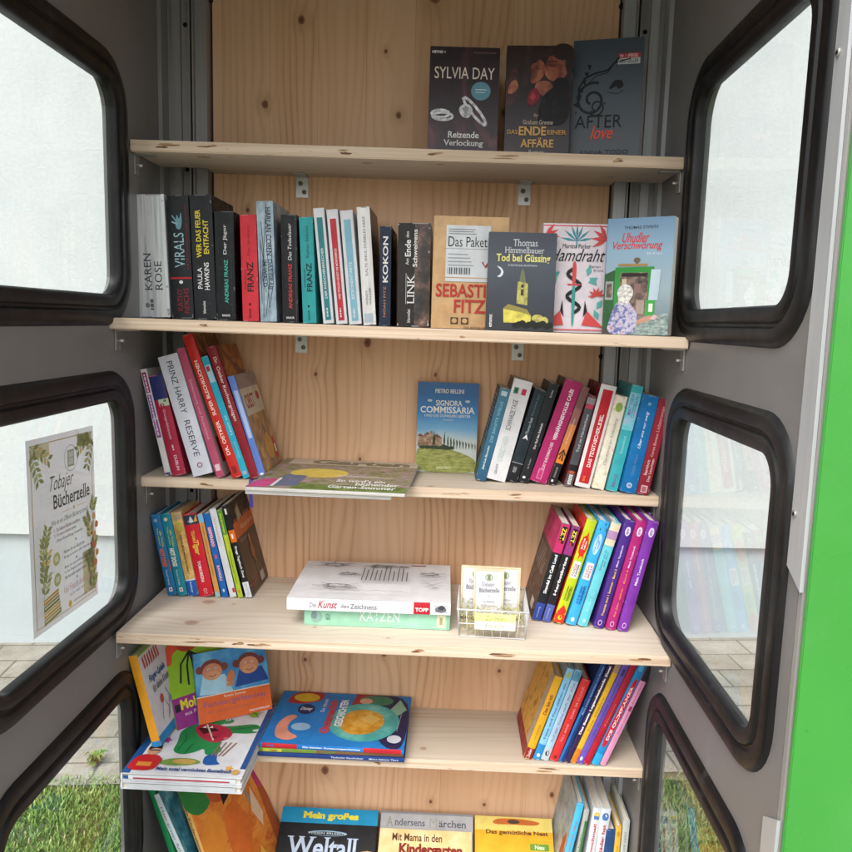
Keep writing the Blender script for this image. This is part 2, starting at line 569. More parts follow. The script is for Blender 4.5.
def paver_mat():
    m, N, L, b = base_mat("concrete_pavers")
    mp = mapped(N, L)
    br = N.new("ShaderNodeTexBrick"); br.offset = .5
    br.inputs["Scale"].default_value = 1; br.inputs["Brick Width"].default_value = .235; br.inputs["Row Height"].default_value = .152
    br.inputs["Mortar Size"].default_value = .005; br.inputs["Mortar Smooth"].default_value = .25
    br.inputs["Color1"].default_value = lin('#a6a196'); br.inputs["Color2"].default_value = lin('#b5b0a4'); br.inputs["Mortar"].default_value = lin('#7d796a')
    L.new(mp.outputs[0], br.inputs["Vector"])
    n = noise(N, L, mp, 7, 7, .65)
    r = ramp_node(N, [(.3, '#a09c92'), (.7, '#ffffff')]); L.new(n.outputs[0], r.inputs[0])
    c1 = mixc(N, L, .75, br.outputs["Color"], r.outputs[0], 'MULTIPLY')
    n2 = noise(N, L, mp, 160, 3, .7)
    r2 = ramp_node(N, [(.35, '#8a8a86'), (.6, '#ffffff')]); L.new(n2.outputs[0], r2.inputs[0])
    L.new(mixc(N, L, .45, c1, r2.outputs[0], 'MULTIPLY'), b.inputs["Base Color"])
    b.inputs["Roughness"].default_value = .85
    inv = N.new("ShaderNodeMath"); inv.operation = 'SUBTRACT'; inv.inputs[0].default_value = 1
    L.new(br.outputs["Fac"], inv.inputs[1])
    bump(N, L, b, inv.outputs[0], .6, .006)
    return m
M_paver = paver_mat()
def soil_mat():
    m, N, L, b = base_mat("soil")
    mp = mapped(N, L)
    n = noise(N, L, mp, 14, 7, .7)
    r = ramp_node(N, [(.3, '#3c4a20'), (.6, '#566430'), (.8, '#7b7a4c')]); L.new(n.outputs[0], r.inputs[0])
    L.new(r.outputs[0], b.inputs["Base Color"]); b.inputs["Roughness"].default_value = .95
    bump(N, L, b, n.outputs[0], .7, .02)
    return m
M_soil = soil_mat()

# ------------------------------------------------------------------ ground, pavement, house
WA = R(6.6)
WX, WY = -1.577, 1.702
g = MB(); g.poly([(-150, -150, 0), (150, -150, 0), (150, 150, 0), (-150, 150, 0)], M_soil)
tag(g.build("ground", loc=(0, 0, G - .012)), kind='structure')
g = MB(); g.poly([(-9, -1.03, 0), (12, -1.03, 0), (12, .05, 0), (-9, .05, 0)], M_paver)
tag(g.build("pavement", loc=(WX, WY, G), rot=(0, 0, WA)), kind='structure')
g = MB(); g.poly([(-12, -16, 0), (12, -16, 0), (12, -.76, 0), (-12, -.76, 0)], M_paver)  # unseen pale paving, added to bounce light up into the booth
tag(g.build("bounce_paving", loc=(0, 0, G)), kind='structure')

house = empty("house_wall", (WX, WY, G), (0, 0, WA))
tag(house, "white rough-plastered house wall with a smooth grey plinth behind the booth", "wall")
def pt(x): return .494 - .0164 * x
g = MB()
x0, x1 = -9, 12
V8 = [(x0, 0, pt(x0)), (x1, 0, pt(x1)), (x1, .3, pt(x1)), (x0, .3, pt(x0)), (x0, 0, 6.5), (x1, 0, 6.5), (x1, .3, 6.5), (x0, .3, 6.5)]
g.mesh(V8, [(0, 3, 2, 1), (4, 5, 6, 7), (0, 1, 5, 4), (1, 2, 6, 5), (2, 3, 7, 6), (3, 0, 4, 7)], M_plaster)
g.build("plaster", house)
g = MB()
V8 = [(x0, .028, -.1), (x1, .028, -.1), (x1, .29, -.1), (x0, .29, -.1), (x0, .028, pt(x0) - .001), (x1, .028, pt(x1) - .001), (x1, .29, pt(x1) - .001), (x0, .29, pt(x0) - .001)]
g.mesh(V8, [(0, 3, 2, 1), (4, 5, 6, 7), (0, 1, 5, 4), (1, 2, 6, 5), (2, 3, 7, 6), (3, 0, 4, 7)], M_plinth)
g.build("plinth", house)

# grass: single blades, denser near the booth
def grass_mat():
    m, N, L, b = base_mat("grass_blades")
    at = N.new("ShaderNodeAttribute"); at.attribute_name = "tone"
    r = ramp_node(N, [(0, '#507228'), (.35, '#6f923e'), (.7, '#9ab35e'), (.86, '#b0b070'), (1, '#b0a070')])
    L.new(at.outputs["Fac"], r.inputs[0]); L.new(r.outputs[0], b.inputs["Base Color"])
    b.inputs["Roughness"].default_value = .55
    b.inputs["Subsurface Weight"].default_value = 0
    return m
M_grass = grass_mat()
def build_grass():
    rg = random.Random(11)
    vs_, fs, tone = [], [], []
    ca, sa = math.cos(WA), math.sin(WA)
    def edge(x): return WY + (x - WX) * math.tan(WA) - 1.02 / ca
    def blades(n, xa, xb, ya, dry):
        for _ in range(n):
            x = rg.uniform(xa, xb); y = rg.uniform(ya, edge(x) + .03)
            d = mnoise.noise((x * 3.1, y * 3.1, dry * 5))
            if rg.random() < .34 + dry * .3 - d * 1.1 and rg.random() < .85: continue
            if y > edge(x) - .05 and rg.random() < .6: continue
            h = rg.uniform(.009, .024) * (1 + .5 * d); w = rg.uniform(.0013, .0030)
            a = rg.uniform(0, 6.283); ln = rg.uniform(.1, .95) * h
            dx, dy = math.cos(a), math.sin(a); px, py = -dy * w, dx * w
            i = len(vs_)
            vs_.extend([(x - px, y - py, 0), (x + px, y + py, 0), (x + dx * ln * .4 + px * .8, y + dy * ln * .4 + py * .8, h * .6),
                        (x + dx * ln * .4 - px * .8, y + dy * ln * .4 - py * .8, h * .6), (x + dx * ln, y + dy * ln, h)])
            fs.extend([(i, i + 1, i + 2, i + 3), (i + 3, i + 2, i + 4)])
            t = min(1, max(0, rg.gauss(.36 + dry * .18 + d * .15, .16)))
            if rg.random() < .07 + dry * .22: t = rg.uniform(.8, 1)
            tone.extend([t, t])
    blades(42000, -1.35, -.5, -.05, 0.0)
    blades(5000, -2.6, -1.35, -.6, 0.1)
    blades(28000, .5, 1.35, -.05, 0.55)
    blades(4000, 1.35, 2.6, -.6, 0.5)
    me = bpy.data.meshes.new("grass"); me.from_pydata(vs_, [], fs)
    at = me.attributes.new("tone", 'FLOAT', 'FACE'); at.data.foreach_set("value", tone)
    me.materials.append(M_grass)
    o = bpy.data.objects.new("grass", me); COL.objects.link(o); o.location = (0, 0, G - .012)
    tag(o, "short green lawn grass growing beside the paved strip", "grass", kind='stuff')
build_grass()

def weed(x, y, label, n, s, seed):
    rg = random.Random(seed); mb = MB()
    cols = ['#6f9440', '#89a352', '#a8826a']
    for k in range(n):
        a = rg.uniform(0, 6.28); l = rg.uniform(.5, 1) * s; h = rg.uniform(.25, .9) * s; w = s * .13
        d = Vector((math.cos(a), math.sin(a), 0)); sd_ = Vector((-d.y, d.x, 0)) * w
        c = cols[0 if rg.random() < .5 else 1 if rg.random() < .75 else 2]
        b0, m0, t0 = Vector((0, 0, 0)), d * l * .55 + Vector((0, 0, h)), d * l + Vector((0, 0, h * .75))
        mb.poly([b0 + sd_ * .3, m0 + sd_, t0, m0 - sd_, b0 - sd_ * .3], c, True)
    o = mb.build("weed_plant", loc=(x, y, G + .001)); tag(o, label, "weed")
weed(.98, 1.02, "low weed with pinkish leaves beside the paving right of the booth", 20, .05, 8)
weed(-1.015, .845, "small leafy weed growing from a joint at the lawn edge", 30, .048, 3)

# ------------------------------------------------------------------ the booth
booth = empty("phone_booth", (0, 0, G))
tag(booth, "grey and green phone booth fitted out as an open public bookcase", "phone booth")
def bpart(mb, name, parent=None):
    if parent is None: return mb.build(name, booth, (0, 0, -G))
    return mb.build(name, parent)

def rrect(y0, y1, z0, z1, r, n=7):
    pts = []
    for cy, cz, a0 in ((y1 - r, z1 - r, 0), (y0 + r, z1 - r, 90), (y0 + r, z0 + r, 180), (y1 - r, z0 + r, 270)):
        for k in range(n + 1):
            a = R(a0 + 90 * k / n)
            pts.append((cy + r * math.cos(a), cz + r * math.sin(a)))
    return pts
WINS = [(-.567, -.186, .012, .337), (-.569, -.186, -.486, -.150), (-.569, -.192, -.985, -.652)]
YF, YB, ZB, ZT = -.640, .0715, -1.40, .76
for side in (-1, 1):
    X = side * .45
    bm = bmesh.new()
    es = []
    def loop(pts):
        vv = [bm.verts.new((X, y, z)) for y, z in pts]
        for k in range(len(vv)): es.append(bm.edges.new((vv[k], vv[(k + 1) % len(vv)])))
    loop([(YF, ZB), (YB, ZB), (YB, ZT), (YF, ZT)])
    for w in WINS: loop(rrect(w[0] - .012, w[1] + .012, w[2] - .012, w[3] + .012, .055))
    bmesh.ops.triangle_fill(bm, use_beauty=True, edges=es)
    inner = list(bm.faces)
    ret = bmesh.ops.extrude_face_region(bm, geom=inner)
    bmesh.ops.translate(bm, verts=[e for e in ret['geom'] if isinstance(e, bmesh.types.BMVert)], vec=(side * .022, 0, 0))
    bmesh.ops.recalc_face_normals(bm, faces=bm.faces[:])
    mb = MB(); bm.verts.index_update()
    vs_ = [v.co.copy() for v in bm.verts]
    fin, fout = [], []
    for f_ in bm.faces:
        t = tuple(v.index for v in f_.verts)
        (fout if f_.calc_center_median().x * side > .471 else fin).append(t)
    mb.mesh(vs_, fin, M_wall); mb.mesh(vs_, fout, M_green)
    bm.free()
    wall = bpart(mb, "side_wall")
    prof = [(-.003, -.010), (-.003, .002), (-.001, .0062), (.0015, .0080), (.0035, .0084), (.0140, .0084), (.0155, .0078), (.0172, .0034), (.0182, .0028), (.0215, .0028), (.0225, .0034), (.0240, .0078), (.0255, .0084), (.0390, .0070), (.0415, .0060), (.0450, .0016), (.0465, -.001)]
    for w in WINS:
        mb = MB()
        rings = [[(X - side * h, y, z) for y, z in rrect(w[0] - o_, w[1] + o_, w[2] - o_, w[3] + o_, .040 + o_, 9)] for o_, h in prof]
        n = len(rings[0])
        vs_ = [q for rg in rings for q in rg]
        fs = []
        for a in range(len(rings) - 1):
            for k in range(n):
                q = (a * n + k, a * n + (k + 1) % n, (a + 1) * n + (k + 1) % n, (a + 1) * n + k)
                fs.append(q if side < 0 else q[::-1])
        mb.mesh(vs_, fs, M_rub, True)
        bpart(mb, "window_gasket", wall)
        mb = MB()
        mb.poly([(X + side * .004, y, z) for y, z in rrect(w[0] - .011, w[1] + .011, w[2] - .011, w[3] + .011, .05)], M_glass)
        bpart(mb, "window_pane", wall)

mb = MB(); mb.box((-.366, .050, -1.39), (.366, .068, .735), M_back); bpart(mb, "back_panel")
mb = MB(); mb.box((-.472, .072, ZB), (.472, .095, ZT), M_wall); bpart(mb, "back_wall")
mb = MB(); mb.box((-.66, -.74, .762), (.66, .12, .84), M_green, .01); bpart(mb, "roof")
mb = MB(); mb.box((-.449, -.66, .742), (.449, .049, .7605), M_wall); bpart(mb, "ceiling_panel")
mb = MB(); mb.box((-.4480, -.660, .56), (.4480, -.6525, .741), M_green, .003); bpart(mb, "added_header")  # unseen header, added to keep light off the top of the interior
mb = MB(); mb.box((-.474, -.64, -1.449), (.474, .097, -1.4005), M_alu); bpart(mb, "base_plate")
for side in (-1, 1):
    mb = MB()
    def pb(a, c, y0, m, y1=.071):
        lo, hi = sorted((side * a, side * c)); mb.box((lo, y0, -1.398), (hi, y1, .740), m)
    pb(.4495, .4420, .000, M_alul if side > 0 else M_alu)
    pb(.4415, .4310, .030, M_alu)
    pb(.4310, .4160, .022, M_alul if side > 0 else M_alu)
    pb(.4155, .4000, .028, M_alu)
    pb(.3995, .3970, .016, M_alu)
    pb(.3968, .3935, .046, M_gap)
    pb(.3930, .3910, .016, M_alu)
    pb(.3905, .3700, .026, M_alul if side > 0 else M_alu)
    pb(.3695, .3665, .052, M_gap)
    for z in (.55, .30, .16, -.07, -.30, -.55):
        mb.tube([(side * .368, .050, z), (side * .368, .044, z)], .0045, M_black, 8)
        mb.tube([(side * .408, .027, z - .05), (side * .408, .0262, z - .05)], .004, M_black, 8)
    bpart(mb, "corner_profile")
    # jamb with its bright cover strips
    mb = MB()
    lo, hi = sorted((side * .4495, side * .472))
    mb.box((lo, -.652, ZB), (hi, -.6405, ZT), M_alu, .002)
    jamb = bpart(mb, "door_jamb")
    for za, zb in ((-.275, .74), (-1.38, -.525)):
        mb = MB()
        xs = side * .4492; xi = side * .4455
        prof2 = [(-.6345, za), (-.6185, za + .018) if za > -1 else (-.6185, za), (-.6185, zb - .018) if zb < .5 else (-.6185, zb), (-.6345, zb)]
        if zb < .5: prof2[3] = (-.652, zb)
        if za > -1: prof2[0] = (-.652, za)
        a = [(xi, y, z) for y, z in prof2]; c = [(xs, y, z) for y, z in prof2]
        mb.mesh(a + c, [(0, 1, 2, 3), (7, 6, 5, 4), (0, 4, 5, 1), (1, 5, 6, 2), (2, 6, 7, 3), (3, 7, 4, 0)], M_alul)
        for z in ((-.20, .25) if za > -1 else (-.80,)):
            mb.tube([(xi, -.626, z), (xi - side * .0015, -.626, z)], .0042, M_zinc, 10)
            mb.tube([(xi - side * .0016, -.626, z), (xi - side * .0019, -.626, z)], .002, M_black, 8)
        bpart(mb, "cover_strip", jamb)
    mb = MB()
    lo, hi = sorted((side * .4510, side * .640))
    mb.box((lo, -.659, -1.44), (hi, -.6528, ZT), M_green, .001)
    bpart(mb, "front_panel")

# shelves: (front y, z of the top, tilt, x of both ends)
SH = [(.1293, .2621, -.0051, -.4475, .4471), (.2196, -.0240, -.0030, -.4495, .4477), (.1118, -.2981, -.0023, -.4495, .4495),
      (.2473, -.5262, -.0008, -.4402, .4480), (.1365, -.7887, .0012, -.4495, .4495), (.1900, -1.1300, 0, -.4490, .4490)]
def shz(i, x): return SH[i][1] + SH[i][2] * x / .45
MARKS = [[(-.385, .030, .2), (-.318, .028, .3), (-.10, .02, -.3), (.05, .016, 0), (.165, .045, .1), (.34, .012, .3)],
         [(-.30, .012, 0), (.10, .01, .2)],
         [(-.335, .02, -.4), (-.03, .012, -.2), (.21, .02, .3)],
         [(-.30, .05, .1), (-.24, .014, .5), (-.21, .03, .2), (.05, .016, .3), (.19, .035, .2), (.40, .025, -.1)],
         [(-.02, .01, 0), (.28, .03, .1)], []]
rs = random.Random(5)
for i, (d, z, s, xa, xb) in enumerate(SH):
    mb = MB()
    th = .018
    bm = bmesh.new()
    out = [(xa, -d), (xb, -d), (xb, -.001), (.364, -.001), (.364, .0495), (-.364, .0495), (-.364, -.001), (xa, -.001)]
    top = [bm.verts.new((x, y, shz(i, x))) for x, y in out]
    bot = [bm.verts.new((x, y, shz(i, x) - th)) for x, y in out]
    bm.faces.new(top); bm.faces.new(bot[::-1])
    n = len(out)
    for k in range(n): bm.faces.new((top[k], bot[k], bot[(k + 1) % n], top[(k + 1) % n]))
    bmesh.ops.recalc_face_normals(bm, faces=bm.faces[:])
    fe = [e for e in bm.edges if all(abs(v.co.y + d) < 1e-5 for v in e.verts) and abs(e.verts[0].co.x - e.verts[1].co.x) > .1]
    bmesh.ops.bevel(bm, geom=fe, offset=.0016, segments=2, affect='EDGES')
    bm.verts.index_update()
    vs_ = [v.co.copy() for v in bm.verts]
    fa, fb = [], []
    for f_ in bm.faces:
        t = tuple(v.index for v in f_.verts)
        (fa if abs(f_.normal.z) > .8 else fb).append(t)
    mb.mesh(vs_, fa, M_shelf); mb.mesh(vs_, fb, M_edge); bm.free()
    for x, l, sl in MARKS[i]:      # torn fibres along the sawn edge
        for q in range(3):
            cx, cz = x + rs.uniform(-.4, .4) * l, shz(i, x) - th / 2 + rs.uniform(-.003, .003)
            ll, hh = l * rs.uniform(.3, .6), rs.uniform(.0006, .0019)
            pts = []
            for k in range(12):
                a = 2 * math.pi * k / 12
                r_ = rs.uniform(.7, 1.2)
                pts.append((cx + ll * math.cos(a) * r_, -d - .0003 - .00008 * q, cz + hh * math.sin(a) * r_ + sl * .1 * ll * math.cos(a)))
            mb.poly(pts, ['#8f6b4c', '#6e4a31', '#a98560'][q])
    sh = bpart(mb, "shelf")
    # steel angle brackets on the wooden back
    if i < 4:
        for x in (-.2, .211):
            mb = MB(); zb = shz(i, x) - th - .0004
            mb.box((x - .0115, .0470, zb - .038), (x + .0115, .0494, zb), M_zinc, .0006)
            mb.box((x - .0115, .0100, zb - .0024), (x + .0115, .0468, zb), M_zinc, .0006)
            for zz in (-.013, -.028):
                mb.tube([(x + (.004 if zz < -.02 else -.003), .0469, zb + zz), (x + (.004 if zz < -.02 else -.003), .0452, zb + zz)], .0042, '#7c776c', 10)
            bpart(mb, "bracket", sh)
    if i < 5:
        for side in (-1, 1):
            mb = MB(); zb = shz(i, side * .45) - th - .0004; y = -d + .026
            xw = side * .4494
            def sb(x0_, x1_, *r_):
                lo, hi = sorted((x0_, x1_)); mb.box((lo, r_[0], r_[1]), (hi, r_[2], r_[3]), M_zinc, .0005)
            sb(xw, xw - side * .0024, y - .009, zb - .034, y + .009, zb)
            sb(xw - side * .0026, xw - side * .034, y - .009, zb - .0024, y + .009, zb)
            mb.tube([(xw - side * .0024, y, zb - .018), (xw - side * .011, y, zb - .018)], .0028, M_zinc, 8)
            bpart(mb, "bracket", sh)

# poses measured for this scene: x, y, z, lean, thickness, height, depth, row
POSE = {
    'b1': (-0.4526, -0.1, -0.0203, -0.0378, 0.0562, 0.2044, 0.128, 'b'),
    'b2': (-0.3928, -0.1, -0.0207, -0.037, 0.0374, 0.2046, 0.128, 'b'),
    'b3': (-0.3541, -0.1, -0.021, -0.0345, 0.0379, 0.207, 0.128, 'b'),
    'b4': (-0.3161, -0.1, -0.0212, -0.0185, 0.0331, 0.181, 0.128, 'b'),
    'b5': (-0.2714, -0.1, -0.0215, -0.0268, 0.0283, 0.1769, 0.128, 'b'),
    'b6': (-0.2409, -0.1, -0.0217, -0.0367, 0.0284, 0.2, 0.128, 'b'),
    'b7': (-0.2029, -0.1, -0.022, -0.0234, 0.0276, 0.179, 0.128, 'b'),
    'b8': (-0.168, -0.1, -0.0222, -0.0457, 0.0236, 0.176, 0.128, 'b'),
    'b9': (-0.1331, -0.1, -0.0224, -0.0999, 0.0185, 0.1916, 0.128, 'b'),
    'b10': (-0.1109, -0.1, -0.0226, -0.1013, 0.0194, 0.1901, 0.128, 'b'),
    'b11': (-0.0889, -0.1, -0.0227, -0.0978, 0.0217, 0.1891, 0.128, 'b'),
    'b12': (-0.0646, -0.1, -0.0229, -0.0764, 0.0223, 0.1953, 0.128, 'b'),
    'b13': (-0.038, -0.1, -0.023, -0.0094, 0.0196, 0.1649, 0.128, 'b'),
    'b14': (-0.0073, -0.1, -0.0232, -0.0114, 0.0552, 0.1713, 0.128, 'b'),
    'c1': (-0.4095, -0.1032, -0.2953, -0.2147, 0.0112, 0.19, 0.128, 'c'),
    'c2': (-0.3969, -0.1032, -0.2954, -0.2217, 0.0255, 0.179, 0.128, 'c'),
    'c3': (-0.3595, -0.1032, -0.2956, -0.2801, 0.0358, 0.2158, 0.128, 'c'),
    'c4': (-0.3182, -0.1032, -0.2958, -0.2953, 0.0148, 0.2335, 0.128, 'c'),
    'c5': (-0.2898, -0.1032, -0.2959, -0.3369, 0.0181, 0.2609, 0.128, 'c'),
    'c6': (-0.271, -0.1032, -0.296, -0.3321, 0.0122, 0.2228, 0.128, 'c'),
    'c7': (-0.2581, -0.1032, -0.2961, -0.3243, 0.0163, 0.2398, 0.128, 'c'),
    'c8': (-0.2412, -0.1032, -0.2962, -0.3088, 0.0121, 0.1872, 0.128, 'c'),
    'd1': (0.1555, -0.045, -0.2982, 0.2277, 0.0197, 0.1724, 0.0935, 'd'),
    'd2': (0.1904, -0.045, -0.2984, 0.2275, 0.0344, 0.1869, 0.0935, 'd'),
    'd3': (0.2121, -0.045, -0.2985, 0.2653, 0.0211, 0.1732, 0.0935, 'd'),
    'd4': (0.2319, -0.0475, -0.2986, 0.2573, 0.0181, 0.1866, 0.096, 'd'),
    'd5': (0.2637, -0.0512, -0.2988, 0.2942, 0.0312, 0.1922, 0.0997, 'd'),
    'd6': (0.2795, -0.0562, -0.2989, 0.286, 0.0139, 0.1843, 0.1047, 'd'),
    'd7': (0.3085, -0.0625, -0.299, 0.2092, 0.0153, 0.1661, 0.111, 'd'),
    'd8': (0.3385, -0.0701, -0.2992, 0.2032, 0.0281, 0.1855, 0.1186, 'd'),
    'd9': (0.3612, -0.0791, -0.2993, 0.1933, 0.021, 0.1686, 0.1276, 'd'),
    'd10': (0.3825, -0.0893, -0.2994, 0.1837, 0.0197, 0.1884, 0.128, 'd'),
    'd11': (0.4116, -0.1009, -0.2995, 0.1753, 0.0271, 0.1717, 0.128, 'd'),
    'd12': (0.432, -0.1078, -0.2996, 0.1748, 0.0204, 0.1678, 0.128, 'd'),
    'e1': (-0.4188, -0.0772, -0.5247, -0.1955, 0.0178, 0.153, 0.1257, 'e'),
    'e2': (-0.4002, -0.0766, -0.5247, -0.1955, 0.0185, 0.1558, 0.1251, 'e'),
    'e3': (-0.3807, -0.0761, -0.5248, -0.1972, 0.0195, 0.1591, 0.1246, 'e'),
    'e4': (-0.3601, -0.0755, -0.5248, -0.199, 0.027, 0.156, 0.124, 'e'),
    'e5': (-0.3311, -0.0749, -0.5249, -0.2059, 0.0098, 0.1578, 0.1234, 'e'),
    'e6': (-0.3195, -0.0744, -0.5249, -0.2129, 0.0124, 0.1593, 0.1229, 'e'),
    'e7': (-0.3047, -0.0738, -0.5249, -0.2234, 0.0128, 0.1686, 0.1223, 'e'),
    'e8': (-0.29, -0.0732, -0.525, -0.2304, 0.0098, 0.1676, 0.1217, 'e'),
    'e9': (-0.2753, -0.0727, -0.525, -0.2548, 0.0118, 0.1777, 0.1212, 'e'),
    'g1': (0.256, -0.1253, -0.5259, 0.2438, 0.0162, 0.1793, 0.135, 'g'),
    'g2': (0.2716, -0.1298, -0.5259, 0.2522, 0.0144, 0.1772, 0.135, 'g'),
    'g3': (0.2935, -0.1344, -0.526, 0.2591, 0.018, 0.191, 0.135, 'g'),
    'g4': (0.3153, -0.1389, -0.526, 0.2537, 0.0184, 0.1902, 0.135, 'g'),
    'g5': (0.3335, -0.1434, -0.526, 0.2539, 0.0169, 0.1898, 0.135, 'g'),
    'g6': (0.3603, -0.148, -0.5261, 0.2224, 0.0175, 0.1948, 0.135, 'g'),
    'g7': (0.38, -0.1525, -0.5261, 0.2136, 0.0175, 0.1959, 0.135, 'g'),
    'g8': (0.3997, -0.157, -0.5262, 0.2055, 0.0178, 0.1965, 0.135, 'g'),
    'h1': (0.2519, -0.1219, -0.7873, 0.3031, 0.0149, 0.1647, 0.14, 'h'),
    'h2': (0.2678, -0.1232, -0.7872, 0.2937, 0.013, 0.1813, 0.14, 'h'),
    'h3': (0.282, -0.1244, -0.7872, 0.2977, 0.0137, 0.1801, 0.14, 'h'),
    'h4': (0.2991, -0.1257, -0.7871, 0.3107, 0.0157, 0.1631, 0.14, 'h'),
    'h5': (0.3098, -0.127, -0.7871, 0.3387, 0.0105, 0.2195, 0.14, 'h'),
    'h6': (0.3199, -0.1282, -0.7871, 0.3487, 0.0099, 0.2214, 0.14, 'h'),
    'h7': (0.3302, -0.1295, -0.787, 0.3582, 0.0097, 0.2235, 0.14, 'h'),
    'h8': (0.3426, -0.1307, -0.787, 0.3631, 0.0119, 0.2237, 0.14, 'h'),
    'h9': (0.3542, -0.132, -0.787, 0.3665, 0.0112, 0.2246, 0.14, 'h'),
    'h10': (0.37, -0.1325, -0.7869, 0.3639, 0.0135, 0.2278, 0.14, 'h'),
    'h11': (0.3825, -0.1325, -0.7869, 0.3643, 0.0108, 0.2312, 0.14, 'h'),
    'k1': (0.3174, -0.085, -1.1293, 0.1753, 0.0136, 0.2406, 0.13, 'k'),
    'k2': (0.3414, -0.085, -1.1293, 0.1253, 0.0098, 0.2261, 0.13, 'k'),
    'k3': (0.3702, -0.085, -1.1293, 0.1001, 0.0166, 0.2299, 0.13, 'k'),
    'k4': (0.3905, -0.085, -1.1293, 0.0831, 0.0174, 0.2291, 0.13, 'k'),
    'k5': (0.4143, -0.085, -1.1293, 0.0349, 0.0215, 0.1871, 0.13, 'k'),
    'k6': (0.4263, -0.085, -1.1293, 0.0244, 0.0112, 0.1946, 0.13, 'k'),
    'k7': (0.44, -0.085, -1.1293, 0.0279, 0.013, 0.2069, 0.13, 'k'),
}
# face-out: x, y, z, yaw, back tilt, roll, width, height
FPOSE = {
    'a1': (0.0936, -0.099, 0.2619, 0.0345, 0.0802, 0.0018, 0.1141, 0.171),
    'a2': (0.2148, -0.0981, 0.2605, -0.02, 0.0776, -0.0028, 0.1056, 0.1767),
    'a3': (0.3275, -0.0802, 0.2593, -0.2, 0.0842, -0.0053, 0.1140, 0.1976),
    'b15': (0.1124, -0.131, -0.0239, 0.0254, 0.0485, 0.0027, 0.1228, 0.1823),
    'b16': (0.1939, -0.1683, -0.0245, -0.014, 0.0897, 0.0044, 0.108, 0.1561),
    'b17': (0.2817, -0.1406, -0.025, 0.0086, 0.046, -0.0022, 0.1043, 0.1745),
    'b18': (0.3735, -0.1820, -0.0256, -0.47, 0.004, -0.004, 0.1040, 0.1805),
    'c10': (0.0821, 0.0267, -0.2977, 0.0243, 0.0058, 0.0066, 0.1146, 0.1711),
}

# ------------------------------------------------------------------ books
def page_mat(axis):
    k = "pages_" + "xyz"[axis]
    if k in _mats: return _mats[k]
    m, N, L, b = base_mat(k)
    sc = [12, 12, 12]; sc[axis] = 1900
    mp = mapped(N, L, tuple(sc))
    n = noise(N, L, mp, 1.0, 2, .6)
    r = ramp_node(N, [(.3, '#aea698'), (.5, '#d8d2c5'), (.75, '#e8e3d8')]); L.new(n.outputs[0], r.inputs[0])
    L.new(r.outputs[0], b.inputs["Base Color"]); b.inputs["Roughness"].default_value = .85
    _mats[k] = m
    return m

